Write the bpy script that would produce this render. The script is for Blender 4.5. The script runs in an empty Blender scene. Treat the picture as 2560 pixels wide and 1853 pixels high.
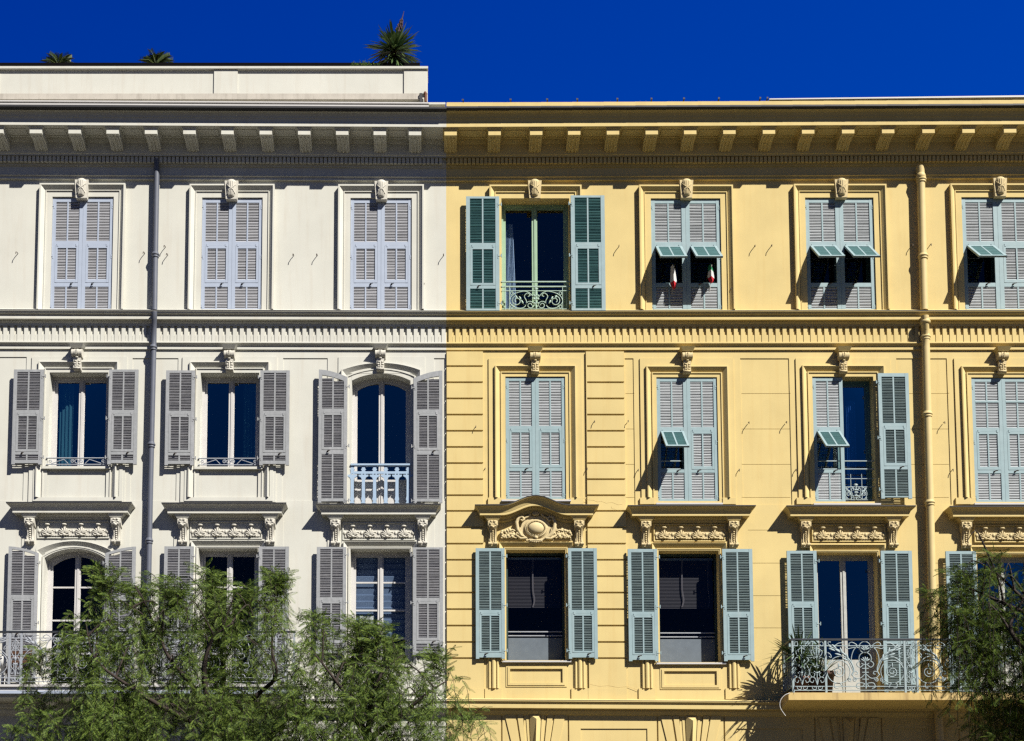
import bpy, bmesh, math, random
import numpy as np
from mathutils import Vector, Matrix
random.seed(7)
rng = np.random.default_rng(11)
S = bpy.context.scene
COL = S.collection

# ------------------------------------------------------------------ camera, world, sun, exposure
PITCH = math.radians(5.0)
DIST, EYE = 30.0, 1.6
FPX, PPX, PPY = 3430.0, 1085.0, 2000.0          # focal length and principal point, in pixels of a 2560 x 1853 frame
cam = bpy.data.cameras.new('camera'); camo = bpy.data.objects.new('camera', cam); COL.objects.link(camo)
camo.location = (0, -DIST, EYE); camo.rotation_euler = (math.pi / 2 + PITCH, 0, 0)
cam.sensor_fit = 'HORIZONTAL'; cam.sensor_width = 36.0; cam.lens = 36.0 * FPX / 2560.0
cam.shift_x = (1280.0 - PPX) / 2560.0; cam.shift_y = (PPY - 926.5) / 2560.0
cam.clip_start = 0.1; cam.clip_end = 5000
S.camera = camo

SA, SB = 0.92, 1.25                               # the sun's light travels (-SA, +1, -SB)
sun_el = math.atan(SB / math.hypot(1, SA)); sun_az = math.atan2(SA, -1)   # compass azimuth of the sun, clockwise from +Y
W = bpy.data.worlds.new('World'); S.world = W; W.use_nodes = True
nt = W.node_tree; nt.nodes.clear()
out = nt.nodes.new('ShaderNodeOutputWorld'); bg = nt.nodes.new('ShaderNodeBackground')
sky = nt.nodes.new('ShaderNodeTexSky'); sky.sky_type = 'NISHITA'; sky.sun_disc = False
sky.sun_elevation = sun_el; sky.sun_rotation = sun_az
sky.altitude = 300; sky.air_density = 1.0; sky.dust_density = 0.15; sky.ozone_density = 4.0
hsv = nt.nodes.new('ShaderNodeHueSaturation'); hsv.inputs['Saturation'].default_value = 1.8; hsv.inputs['Value'].default_value = 0.80; hsv.inputs['Hue'].default_value = 0.514
nt.links.new(sky.outputs[0], hsv.inputs['Color'])
deep = nt.nodes.new('ShaderNodeMix'); deep.data_type = 'RGBA'; deep.inputs[0].default_value = 0.95   # polarised deep blue, paler low down and to the sunward right
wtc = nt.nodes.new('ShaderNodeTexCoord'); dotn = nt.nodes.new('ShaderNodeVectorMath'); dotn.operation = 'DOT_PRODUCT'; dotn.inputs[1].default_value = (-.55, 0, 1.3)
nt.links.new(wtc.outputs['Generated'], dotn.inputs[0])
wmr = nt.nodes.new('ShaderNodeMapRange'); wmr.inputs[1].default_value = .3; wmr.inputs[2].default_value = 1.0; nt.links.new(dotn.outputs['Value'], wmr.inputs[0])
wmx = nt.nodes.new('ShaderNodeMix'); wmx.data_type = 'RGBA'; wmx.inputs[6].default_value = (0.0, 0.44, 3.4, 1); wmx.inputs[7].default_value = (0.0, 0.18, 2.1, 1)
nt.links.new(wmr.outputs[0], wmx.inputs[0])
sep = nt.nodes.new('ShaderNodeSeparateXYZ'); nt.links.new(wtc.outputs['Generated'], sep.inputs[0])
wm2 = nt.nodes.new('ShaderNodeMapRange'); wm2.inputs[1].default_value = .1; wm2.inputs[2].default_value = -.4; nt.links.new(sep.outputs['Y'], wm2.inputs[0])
wm3 = nt.nodes.new('ShaderNodeMix'); wm3.data_type = 'RGBA'; wm3.inputs[7].default_value = (.015, .37, 1.75, 1)  # unseen sky behind the camera, blue cut to neutralise the tint of shade
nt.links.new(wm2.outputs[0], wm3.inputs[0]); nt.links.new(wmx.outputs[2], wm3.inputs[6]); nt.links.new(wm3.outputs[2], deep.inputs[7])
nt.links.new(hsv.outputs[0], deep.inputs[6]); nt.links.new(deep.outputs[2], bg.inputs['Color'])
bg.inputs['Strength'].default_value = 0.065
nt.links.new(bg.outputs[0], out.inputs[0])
sl = bpy.data.lights.new('sun', 'SUN'); sl.energy = 4.9; sl.angle = math.radians(0.5); sl.color = (1.0, 0.955, 0.87)
so = bpy.data.objects.new('sun', sl); COL.objects.link(so)
so.rotation_euler = Vector((-SA, 1, -SB)).to_track_quat('-Z', 'Y').to_euler(); so.location = (15, -20, 40)
S.cycles.use_denoising = False; S.cycles.sample_clamp_indirect = 2.0; S.cycles.use_adaptive_sampling = False; S.cycles.filter_width = 1.4
S.view_settings.view_transform = 'Standard'; S.view_settings.look = 'None'
S.view_settings.exposure = 1.08; S.view_settings.gamma = 1.0; S.view_settings.use_curve_mapping = False

# ------------------------------------------------------------------ helpers
cp, sp = math.cos(PITCH), math.sin(PITCH)
def P(px, py, d=0.0):
    """photo pixel -> point on the plane d metres in front of the facade"""
    xc, yc = (px - PPX) / FPX, (PPY - py) / FPX
    dy, dz = cp - yc * sp, sp + yc * cp
    t = (DIST - d) / dy
    return Vector((t * xc, -d, EYE + t * dz))
def X(px, py, d=0.0): return P(px, py, d).x
def Z(py, d=0.0): return P(PPX, py, d).z

class MB:
    def __init__(s): s.v = []; s.f = []; s.sm = []
    def add(s, vs, fs, smooth=False):
        b = len(s.v); s.v += [tuple(v) for v in vs]
        for f in fs: s.f.append([b + i for i in f]); s.sm.append(smooth)
    def box(s, x0, x1, d0, d1, z0, z1):
        vs = [(x, -d, z) for d in (d0, d1) for z in (z0, z1) for x in (x0, x1)]
        s.add(vs, [(0, 1, 3, 2), (5, 4, 6, 7), (0, 4, 5, 1), (2, 3, 7, 6), (1, 5, 7, 3), (0, 2, 6, 4)])
    def quad(s, a, b, c, d): s.add([a, b, c, d], [(0, 1, 2, 3)])
    def prism(s, poly, d0, d1):
        n = len(poly)
        vs = [(x, -d0, z) for x, z in poly] + [(x, -d1, z) for x, z in poly]
        s.add(vs, [tuple(range(n)), tuple(range(2 * n - 1, n - 1, -1))] + [(i, n + i, n + (i + 1) % n, (i + 1) % n) for i in range(n)])
    def side(s, prof, x0, x1, smooth=False):
        """closed (d, z) outline extruded along x"""
        n = len(prof)
        vs = [(x0, -d, z) for d, z in prof] + [(x1, -d, z) for d, z in prof]
        s.add(vs, [tuple(range(n)), tuple(range(2 * n - 1, n - 1, -1))])
        s.add(vs, [(i, n + i, n + (i + 1) % n, (i + 1) % n) for i in range(n)], smooth)
    def sweep(s, prof, x0, x1, dz=0.0, n=1):
        """open (d, z) profile run along the facade"""
        m = len(prof)
        for k in range(n):
            a, b = x0 + (x1 - x0) * k / n, x0 + (x1 - x0) * (k + 1) / n
            za, zb = dz * k / n, dz * (k + 1) / n
            vs = [(a, -d, z + za) for d, z in prof] + [(b, -d, z + zb) for d, z in prof]
            s.add(vs, [(i, i + 1, m + i + 1, m + i) for i in range(m - 1)])
    def tube(s, pts, r, n=5, cap=True):
        pts = [Vector(p) for p in pts]; N = len(pts)
        rs = r if isinstance(r, (list, tuple)) else [r] * N
        vs = []; ref = None
        for i, p in enumerate(pts):
            t = (pts[min(i + 1, N - 1)] - pts[max(i - 1, 0)]).normalized()
            if ref is None:
                ref = Vector((0, 1, 0)) if abs(t.y) < 0.8 else Vector((1, 0, 0))
            u = (ref - t * ref.dot(t)).normalized(); w = t.cross(u); ref = u
            for k in range(n):
                a = 2 * math.pi * (k + .5) / n
                vs.append(p + (u * math.cos(a) + w * math.sin(a)) * rs[i])
        fs = [(i * n + k, i * n + (k + 1) % n, (i + 1) * n + (k + 1) % n, (i + 1) * n + k) for i in range(N - 1) for k in range(n)]
        s.add(vs, fs, True)
        if cap: s.add(vs, [tuple(range(n)), tuple(range(N * n - 1, N * n - n - 1, -1))])
    def ell(s, c, rx, ry, rz, seg=8, rings=5, rot=None):
        vs = []; c = Vector(c)
        for j in range(rings + 1):
            th = math.pi * j / rings
            for k in range(seg):
                a = 2 * math.pi * k / seg
                v = Vector((rx * math.sin(th) * math.cos(a), ry * math.sin(th) * math.sin(a), rz * math.cos(th)))
                if rot is not None: v = rot @ v
                vs.append(c + v)
        fs = [(j * seg + k, j * seg + (k + 1) % seg, (j + 1) * seg + (k + 1) % seg, (j + 1) * seg + k) for j in range(rings) for k in range(seg)]
        s.add(vs, fs, True)
    def lathe(s, c, prof, seg=14):
        vs = [(c[0] + r * math.cos(2 * math.pi * k / seg), c[1] + r * math.sin(2 * math.pi * k / seg), c[2] + z) for r, z in prof for k in range(seg)]
        s.add(vs, [(j * seg + k, j * seg + (k + 1) % seg, (j + 1) * seg + (k + 1) % seg, (j + 1) * seg + k) for j in range(len(prof) - 1) for k in range(seg)], True)
    def band(s, pa, da, pb, db):
        for i in range(len(pa) - 1):
            s.quad((pa[i][0], -da, pa[i][1]), (pa[i + 1][0], -da, pa[i + 1][1]), (pb[i + 1][0], -db, pb[i + 1][1]), (pb[i][0], -db, pb[i][1]))
    def build(s, name, mat, parent=None, recalc=True):
        me = bpy.data.meshes.new(name)
        o0 = Vector((0, 0, 0))
        q = parent
        while q is not None: o0 += q.location; q = q.parent
        me.from_pydata([(v[0] - o0.x, v[1] - o0.y, v[2] - o0.z) for v in s.v], [], s.f)
        me.polygons.foreach_set('use_smooth', s.sm)
        if recalc:
            bm = bmesh.new(); bm.from_mesh(me); bmesh.ops.recalc_face_normals(bm, faces=bm.faces); bm.to_mesh(me); bm.free()
        mats = mat if isinstance(mat, (list, tuple)) else [mat]
        for m in mats: me.materials.append(m)
        o = bpy.data.objects.new(name, me); COL.objects.link(o)
        if parent is not None: o.parent = parent
        return o

def tag(o, label=None, cat=None, group=None, kind=None):
    for k, v in (('label', label), ('category', cat), ('group', group), ('kind', kind)):
        if v: o[k] = v
    return o
def thing(name, loc, label, cat, group=None):
    o = bpy.data.objects.new(name, None); COL.objects.link(o); o.location = loc; o.empty_display_size = .3
    return tag(o, label, cat, group)
def path(x0, x1, zb, zt, w=0.0, rise=0.0, n=14):
    """open frame outline, offset outward by w: up the left side, over the (arched) top, down the right"""
    a, b, t = x0 - w, x1 + w, zt + w
    if rise <= 0: return [(a, zb), (a, t), (b, t), (b, zb)]
    h = (b - a) / 2; R = (h * h + rise * rise) / (2 * rise); cz = t - R; cx = (a + b) / 2
    th = math.asin(min(1, h / R)); pts = [(a, zb)]
    for i in range(n + 1):
        q = -th + 2 * th * i / n
        pts.append((cx + R * math.sin(q), cz + R * math.cos(q)))
    return pts + [(b, zb)]
def cat_rom(pts, k=6):
    pts = [Vector(p) for p in pts]; q = [pts[0]] + pts + [pts[-1]]; o = []
    for i in range(1, len(q) - 2):
        for j in range(k):
            t = j / k; a, b, c, d = q[i - 1], q[i], q[i + 1], q[i + 2]
            o.append(.5 * ((2 * b) + (c - a) * t + (2 * a - 5 * b + 4 * c - d) * t * t + (3 * b - a - 3 * c + d) * t ** 3))
    return o + [pts[-1]]
def spiral(cx, cz, r, a0, turns, r1=.25, n=18):
    """2-D spiral from radius r inward"""
    return [(cx + (r + (r * r1 - r) * i / n) * math.cos(a0 + 2 * math.pi * turns * i / n), cz + (r + (r * r1 - r) * i / n) * math.sin(a0 + 2 * math.pi * turns * i / n)) for i in range(n + 1)]

# ------------------------------------------------------------------ materials
def mat(name, col, rough=.8, var=.10, scale=3.0, bump=0.0, bscale=60.0, col2=None, c2w=0.0, streak=False, spec=.3, metal=0.0):
    """painted / plastered surface: base colour with soft blotches, optional stains of a second colour, fine bump"""
    col = tuple(c * .56 for c in col); col2 = None if col2 is None else tuple(c * .56 for c in col2)
    m = bpy.data.materials.new(name); m.use_nodes = True; t = m.node_tree; b = t.nodes['Principled BSDF']
    tc = t.nodes.new('ShaderNodeTexCoord'); mp = t.nodes.new('ShaderNodeMapping'); t.links.new(tc.outputs['Object'], mp.inputs[0])
    n1 = t.nodes.new('ShaderNodeTexNoise'); n1.inputs['Scale'].default_value = scale; n1.inputs['Detail'].default_value = 6; n1.inputs['Roughness'].default_value = .6
    t.links.new(mp.outputs[0], n1.inputs['Vector'])
    mr = t.nodes.new('ShaderNodeMapRange'); mr.inputs[1].default_value = .3; mr.inputs[2].default_value = .7; mr.inputs[3].default_value = 1 - var; mr.inputs[4].default_value = 1 + var * .6
    t.links.new(n1.outputs[0], mr.inputs[0])
    mx = t.nodes.new('ShaderNodeVectorMath'); mx.operation = 'SCALE'
    base = t.nodes.new('ShaderNodeRGB'); base.outputs[0].default_value = (*col, 1)
    src = base.outputs[0]
    if col2 is not None:
        n2 = t.nodes.new('ShaderNodeTexNoise'); n2.inputs['Detail'].default_value = 8; n2.inputs['Roughness'].default_value = .65
        m2 = t.nodes.new('ShaderNodeMapping'); t.links.new(tc.outputs['Object'], m2.inputs[0])
        if streak: m2.inputs['Scale'].default_value = (7, 7, .45); n2.inputs['Scale'].default_value = 1.0
        else: n2.inputs['Scale'].default_value = scale * 2.3
        t.links.new(m2.outputs[0], n2.inputs['Vector'])
        r2 = t.nodes.new('ShaderNodeMapRange'); r2.inputs[1].default_value = .5; r2.inputs[2].default_value = .75; r2.inputs[3].default_value = 0; r2.inputs[4].default_value = c2w
        t.links.new(n2.outputs[0], r2.inputs[0])
        mc = t.nodes.new('ShaderNodeMix'); mc.data_type = 'RGBA'; mc.inputs[7].default_value = (*col2, 1)
        t.links.new(src, mc.inputs[6]); t.links.new(r2.outputs[0], mc.inputs[0]); src = mc.outputs[2]
    t.links.new(src, mx.inputs[0]); t.links.new(mr.outputs[0], mx.inputs['Scale']); t.links.new(mx.outputs[0], b.inputs['Base Color'])
    b.inputs['Roughness'].default_value = rough; b.inputs['Specular IOR Level'].default_value = spec; b.inputs['Metallic'].default_value = metal
    if bump > 0:
        n3 = t.nodes.new('ShaderNodeTexNoise'); n3.inputs['Scale'].default_value = bscale; n3.inputs['Detail'].default_value = 4
        t.links.new(mp.outputs[0], n3.inputs['Vector'])
        bp = t.nodes.new('ShaderNodeBump'); bp.inputs['Strength'].default_value = bump; bp.inputs['Distance'].default_value = .01
        t.links.new(n3.outputs[0], bp.inputs['Height']); t.links.new(bp.outputs[0], b.inputs['Normal'])
    return m
def leaf_mat(name, c0, c1, trans=.35, rough=.5, spec=.3):
    m = bpy.data.materials.new(name); m.use_nodes = True; t = m.node_tree; b = t.nodes['Principled BSDF']
    g = t.nodes.new('ShaderNodeNewGeometry'); r = t.nodes.new('ShaderNodeValToRGB')
    r.color_ramp.elements[0].color = (*c0, 1); r.color_ramp.elements[1].color = (*c1, 1)
    t.links.new(g.outputs['Random Per Island'], r.inputs[0]); t.links.new(r.outputs[0], b.inputs['Base Color'])
    b.inputs['Roughness'].default_value = rough; b.inputs['Specular IOR Level'].default_value = spec
    tr = t.nodes.new('ShaderNodeBsdfTranslucent'); t.links.new(r.outputs[0], tr.inputs[0])
    mx = t.nodes.new('ShaderNodeMixShader'); mx.inputs[0].default_value = trans
    t.links.new(b.outputs[0], mx.inputs[1]); t.links.new(tr.outputs[0], mx.inputs[2]); t.links.new(mx.outputs[0], t.nodes['Material Output'].inputs[0])
    return m
def glass_mat(name, tint=(.6, .7, .75), ior=1.55):
    m = bpy.data.materials.new(name); m.use_nodes = True; t = m.node_tree; t.nodes.remove(t.nodes['Principled BSDF'])
    tr = t.nodes.new('ShaderNodeBsdfTransparent'); tr.inputs[0].default_value = (*tint, 1)
    gl = t.nodes.new('ShaderNodeBsdfGlossy'); gl.inputs['Roughness'].default_value = .01; gl.inputs[0].default_value = (1, 1, 1, 1)
    fr = t.nodes.new('ShaderNodeFresnel'); fr.inputs[0].default_value = ior
    mx = t.nodes.new('ShaderNodeMixShader')
    t.links.new(fr.outputs[0], mx.inputs[0]); t.links.new(tr.outputs[0], mx.inputs[1]); t.links.new(gl.outputs[0], mx.inputs[2]); t.links.new(mx.outputs[0], t.nodes['Material Output'].inputs[0])
    return m

WHITE = mat('white_plaster', (.78, .772, .69), .9, .07, .9, .14, 70, (.66, .585, .48), .42, True)
YELLOW = mat('yellow_plaster', (.86, .675, .295), .9, .09, .9, .14, 70, (.77, .55, .21), .45, True)
WSTONE = mat('white_carved_stone', (.76, .73, .64), .9, .08, 9, .2, 60, (.50, .46, .38), .25)
YSTONE = mat('yellow_carved_stone', (.80, .65, .36), .9, .08, 9, .2, 60, (.55, .40, .18), .25)
WSTAIN = mat('stained_concrete', (.66, .61, .53), .9, .12, 4, .2, 70, (.33, .29, .24), .6, True)
YSTAIN = mat('stained_yellow_concrete', (.82, .60, .25), .9, .12, 3, .2, 70, (.26, .15, .07), .75, True)
BLUEW = mat('pale_blue_paint', (.50, .57, .70), .55, .05, 5)
GREYW = mat('weathered_grey_paint', (.40, .415, .43), .75, .14, 14, .3, 90, (.56, .56, .59), .6, True)
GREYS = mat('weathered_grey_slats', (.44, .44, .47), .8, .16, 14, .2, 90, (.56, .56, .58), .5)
TEAL = mat('pale_teal_paint', (.36, .495, .525), .6, .08, 6, .15, 90, (.50, .58, .58), .35, True)
BLUES = mat('pale_blue_slat_paint', (.56, .565, .60), .7, .06, 6)
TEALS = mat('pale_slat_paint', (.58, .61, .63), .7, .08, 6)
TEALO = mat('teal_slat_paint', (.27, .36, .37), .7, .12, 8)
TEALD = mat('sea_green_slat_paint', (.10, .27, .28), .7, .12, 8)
PIPEG = mat('grey_pipe_paint', (.15, .165, .21), .5, .10, 6)
PIPEY = mat('yellow_pipe_paint', (.82, .64, .29), .6, .06, 4)
FRW = mat('white_window_paint', (.72, .70, .68), .5, .05, 5)
FRC = mat('cream_door_paint', (.58, .585, .55), .5, .12, 8, .1, 60, (.40, .40, .38), .5)
FRG = mat('green_window_paint', (.38, .56, .38), .5, .06, 5)
FRD = mat('dark_window_paint', (.035, .07, .07), .4, .05, 5)
FRT = mat('teal_window_paint', (.10, .22, .24), .5, .06, 5)
IRON = mat('pale_iron_paint', (.42, .52, .54), .5, .10, 12)
IRONW = mat('grey_iron_paint', (.42, .45, .50), .5, .12, 12)
IRONB = mat('blue_iron_paint', (.45, .60, .78), .5, .06, 8)
IRONG = mat('mint_iron_paint', (.46, .62, .52), .5, .08, 12)
IROND = mat('dark_iron', (.03, .035, .045), .5, .1, 10)
RUST = mat('rusty_iron', (.11, .085, .07), .8, .2, 20)
LEAD = mat('dark_flashing', (.05, .05, .055), .6, .1, 6)
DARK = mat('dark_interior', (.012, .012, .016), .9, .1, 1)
GLASS = glass_mat('window_glass', ior=2.1); GLASS3 = glass_mat('top_window_glass', (.8, .85, .9), 1.6); GLASS2 = glass_mat('clear_window_glass', (.85, .88, .9), 1.33)
CURT = mat('curtain_cloth', (.40, .52, .70), .9, .1, 6)
BLIND = mat('blind_cloth', (.17, .24, .38), .8, .06, 3)
BLINDD = mat('dark_blind', (.020, .016, .025), .7, .1, 3)
FROST = mat('frosted_film', (.15, .185, .225), .6, .12, 8)
PAPER = mat('white_paper', (.82, .82, .80), .8, .03, 4)
TERRA = mat('terracotta', (.20, .085, .05), .8, .2, 10)
WOODB = mat('brown_wood', (.11, .05, .025), .6, .2, 10)
WPLAS = mat('white_plastic', (.80, .80, .78), .4, .02, 4)
RED = mat('red_flag_cloth', (.62, .015, .03), .8, .05, 5); FWHITE = mat('white_flag_cloth', (.80, .80, .80), .8, .03, 5); FGREEN = mat('green_flag_cloth', (.02, .28, .12), .8, .05, 5); FBLUE = mat('blue_flag_cloth', (.03, .05, .25), .8, .05, 5)
BARK = mat('bark', (.055, .040, .032), .9, .25, 12, .5, 40)
PEPPER = leaf_mat('pepper_leaf', (.010, .032, .008), (.145, .20, .035), .26, .6, .15)
PEPPERD = leaf_mat('dark_pepper_leaf', (.010, .030, .006), (.085, .115, .016), .18, .65, .08)
YUCCA = leaf_mat('sword_leaf', (.02, .05, .02), (.10, .14, .045), .1, .35)
CYCAD = leaf_mat('palm_leaf', (.025, .05, .012), (.08, .10, .02), .15, .4)
GRASSM = leaf_mat('grass_leaf', (.04, .10, .02), (.16, .22, .04), .3)
SPIKE = mat('dry_flower', (.10, .06, .06), .9, .3, 20)

# ------------------------------------------------------------------ ground
def sheet(name, x0, x1, y0, y1, z, m):
    b = MB(); b.quad((x0, y0, z), (x1, y0, z), (x1, y1, z), (x0, y1, z)); return tag(b.build(name, m), kind='structure')
PAVE = mat('pale_paving', (.15, .125, .07), .9, .12, .6, .2, 20, (.11, .09, .05), .5)
ASPH = mat('asphalt', (.06, .06, .062), .9, .15, .8, .3, 40)
sheet('ground', -900, 900, -900, 900, -.12, mat('plaza_ground', (.085, .072, .035), .9, .15, .05))
sheet('road', -300, 300, -16, -9, -.116, ASPH)
b = MB(); b.box(-300, 300, -.5, 8.85, -.14, 0.0); tag(b.build('pavement', PAVE), kind='structure')
b = MB(); b.box(-300, 300, 8.852, 9.0, -.14, 0.012); tag(b.build('kerb', mat('kerb_stone', (.33, .32, .30), .9)), kind='structure')
b = MB()
for i in range(-20, 21): b.box(i * 6, i * 6 + 3, 12.44, 12.56, -.115, -.112)
tag(b.build('road_marking', mat('road_paint', (.75, .75, .72), .8)), kind='structure')

# ------------------------------------------------------------------ the two buildings
XB = X(1115.5, 600)
XL, XR = X(-330, 600), X(2960, 600)
WB = thing('white_building', (X(520, 600), 0, 0), 'cream white apartment building with grey and pale blue louvred shutters and roof terrace', 'building')
YB = thing('yellow_building', (X(1850, 600), 0, 0), 'warm yellow apartment building with teal louvred shutters and banded quoins', 'building')

HOLE = -.36
def relief(mb, x0, x1, z0, z1, rects):
    xs = sorted({round(v, 4) for r in rects for v in r[:2] if x0 < v < x1} | {round(x0, 4), round(x1, 4)})
    zs = sorted({round(v, 4) for r in rects for v in r[2:4] if z0 < v < z1} | {round(z0, 4), round(z1, 4)})
    nx, nz = len(xs) - 1, len(zs) - 1
    D = np.zeros((nz, nx)); xa, za = np.array(xs), np.array(zs)
    xm, zm = (xa[1:] + xa[:-1]) / 2, (za[1:] + za[:-1]) / 2
    for a, b_, c, d, dep in rects:
        D[np.ix_((zm > c) & (zm < d), (xm > a) & (xm < b_))] = HOLE if dep is None else dep
    for j in range(nz):
        i = 0
        while i < nx:
            k = i
            while k + 1 < nx and abs(D[j, k + 1] - D[j, i]) < 1e-6: k += 1
            if D[j, i] > HOLE + 1e-6:
                y = -D[j, i]; mb.quad((xs[i], y, zs[j]), (xs[k + 1], y, zs[j]), (xs[k + 1], y, zs[j + 1]), (xs[i], y, zs[j + 1]))
            i = k + 1
        for i in range(nx - 1):
            if abs(D[j, i] - D[j, i + 1]) > 1e-6:
                x = xs[i + 1]; mb.quad((x, -D[j, i], zs[j]), (x, -D[j, i + 1], zs[j]), (x, -D[j, i + 1], zs[j + 1]), (x, -D[j, i], zs[j + 1]))
    for j in range(nz - 1):
        for i in range(nx):
            if abs(D[j, i] - D[j + 1, i]) > 1e-6:
                z = zs[j + 1]; mb.quad((xs[i], -D[j, i], z), (xs[i + 1], -D[j, i], z), (xs[i + 1], -D[j + 1, i], z), (xs[i], -D[j + 1, i], z))
def R(px0, px1, py0, py1, dep, d=0.0):
    ym = (py0 + py1) / 2
    return [X(px0, ym, d), X(px1, ym, d), Z(py1, d), Z(py0, d), dep]

class Op:                                            # a window opening, measured on the facade plane
    def __init__(s, px0, px1, pyt, pyb, rise=0.0):
        ym = (pyt + pyb) / 2
        s.x0, s.x1, s.zt, s.zb, s.rise = X(px0, ym), X(px1, ym), Z(pyt), Z(pyb), rise
        s.cx = (s.x0 + s.x1) / 2
        s.rect = [s.x0, s.x1, s.zb, s.zt, None]
BOT1, BOT2, BOT3 = 777.5, 1261, 1735
W1 = [Op(128, 282, 493, BOT1), Op(503.5, 655.5, 495, BOT1), Op(875.5, 1029.5, 496, BOT1)]
W2 = [Op(121.5, 268.5, 931.7, 1166), Op(500, 647, 932.5, 1167), Op(879, 1026, 934.5, BOT2, .165)]
W3 = [Op(108.5, 259, 1372, 1712, .21), Op(494, 643, 1371, 1712), Op(875.5, 1024.5, 1373, 1660)]
Y1 = [Op(1254, 1424, 497, BOT1), Op(1628.5, 1803, 497, BOT1), Op(2015.5, 2187, 495, BOT1), Op(2407.5, 2588, 494, BOT1)]
Y2 = [Op(1264, 1414, 942, 1249), Op(1643, 1795, 943.5, 1254), Op(2034, 2187, 942, 1255), Op(2433, 2586, 944, 1256)]
Y3 = [Op(1265.5, 1414.5, 1375, 1651), Op(1648, 1799, 1377, 1656), Op(2044, 2197, 1381, BOT3), Op(2447, 2596, 1386, BOT3)]

# ---- walls
ZC = Z(470)                                          # the cornice starts above this
def white_wall():
    r = []
    for a, b_ in ((-200, 62), (328, 443), (706, 818), (1085, 1113)):      # sunk panels between the middle windows
        r.append(R(a, b_, 892.5 + (a > 200) * 3, 1252, -.018))
    for k, c in enumerate(((76, 315), (454, 691))):
        r.append(R(c[0], c[1], 893, 1256, .03))
        r.append(R(c[0] + 8, c[1] - 8, 1160, 1254, .045))
        r.append(R(c[0] + 20, c[1] - 16, 1160, 1243, .03)); r.append(R(c[0] + 36, c[1] - 38, 1172, 1241, .02))
    r.append(R(845, 1062, 893, 1257, .02))
    for c in ((51, 322), (433, 706), (818, 1086)): r.append(R(c[0], c[1], 1290, 1700, .02))
    for c in ((51, 322), (433, 706), (818, 1086)): r.append(R(c[0] + 20, c[1] - 22, 1640, 1735, .045))
    for o in W2: r.append([o.x0 - .235, o.x1 + .235, (Z(1245) if not o.rise else o.zb), o.zt + (.235 if not o.rise else .0), -.02])
    for o in W3: r.append([o.x0 - .205, o.x1 + .205, o.zb, o.zt + (.205 if not o.rise else .0), -.02])
    for o in W1 + W2 + W3: r.append(o.rect)
    m = MB(); relief(m, XL, XB, -.1, Z(432), r)
    for o in W2 + W3:
        if o.rise: arch_fill(m, o, .016)
    return m.build('wall', WHITE, WB)
def arch_fill(m, o, d):
    p = path(o.x0, o.x1, o.zb, o.zt, 0, o.rise)[1:-1]
    for a, b_ in zip(p, p[1:]):
        m.quad((a[0], -d, a[1]), (b_[0], -d, b_[1]), (b_[0], -d, o.zt + .002), (a[0], -d, o.zt + .002))
        m.quad((a[0], -d, a[1]), (b_[0], -d, b_[1]), (b_[0], -HOLE, b_[1]), (a[0], -HOLE, a[1]))
QY = [917.5, 957.8, 998.2, 1038.5, 1079, 1119.3, 1159.6, 1199.8, 1239.8, 1279, 1320.3, 1360.7, 1401, 1441.8, 1482.8, 1524.2, 1565.2, 1606.2, 1646.5]
def yellow_wall():
    r = []
    for a, b_ in ((1117, 1208.5), (1468.3, 1564.5)):
        r.append(R(a, b_, 881, 1722, .045)); r.append(R(a - 2, b_ + 2, 1722, 1749, .055))
        for q in QY: r.append(R(a - 1, b_ + 1, q - 2.3, q + 2.3, .0))
    for a, b_ in ((1222, 1455), (1601.5, 1836), (1992.5, 2229), (2390, 2640)):
        r.append(R(a, b_, 897, 1262, .03)); r.append(R(a - 2, b_ + 3, 1246, 1262, .05)); r.append(R(a + 34, b_ - 30, 1246, 1262, .03))
    for a, b_ in ((1564, 1586), (1854, 1976.5), (2246, 2373), (2660, 2900)):
        r.append(R(a, b_, 896, 1262, -.018))
        for q in (983.4, 1072, 1160.5, 1243.3): r.append(R(a, b_, q - .55, q + .55, -.03))
    for a, b_ in ((1870, 1960), (2300, 2366), (2640, 2900)):
        for q in (1325.5, 1408, 1489.5, 1570): r.append(R(a, b_, q - .55, q + .55, -.014))
    # below the low windows: plinth, sunk panels, reeded pilasters
    for a, b_, t in ((1210, 1468, 1646), (1566, 1905, 1652)):
        r.append(R(a, b_, t, 1749, .02))
    for a, b_, t in ((1266, 1416, 1664), (1651, 1801, 1670)):
        r.append(R(a - 1, b_ + 1, t, t + 54, .035)); r.append(R(a + 3, b_ - 4, t + 4, t + 50, .05)); r.append(R(a + 9, b_ - 10, t + 9, t + 44, .005))
    for c in (1233, 1449, 1617, 1834):
        r.append(R(c - 15, c + 15, 1640, 1722, .04)); r.append(R(c - 21, c + 21, 1722, 1749, .05))
    for o in Y2: r.append([o.x0 - .235, o.x1 + .235, Z(1246), o.zt + .235, -.02])
    for o in Y3: r.append([o.x0 - .205, o.x1 + .205, o.zb, o.zt + .205, -.02])
    for o in Y1 + Y2 + Y3: r.append(o.rect)
    # rusticated storey below the band
    r.append(R(1112, 2955, 1772, 2600, .02))
    for c in (1337.5, 1727, 2120, 2520):
        for s_, o_ in ((-1, 0), (1, 0)):
            for k, g in enumerate((20, 38, 62)):
                x = c + s_ * g * 1.28 + s_ * 4
                r.append(R(x - 2.0, x + 2.0, 1786, 1860, -.012))
        r.append(R(c + 115, c + 282, 1822, 2050, -.005))
    m = MB(); relief(m, XB, XR, -.1, Z(432), r)
    return m.build('wall', YELLOW, YB)
white_wall(); yellow_wall()
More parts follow.
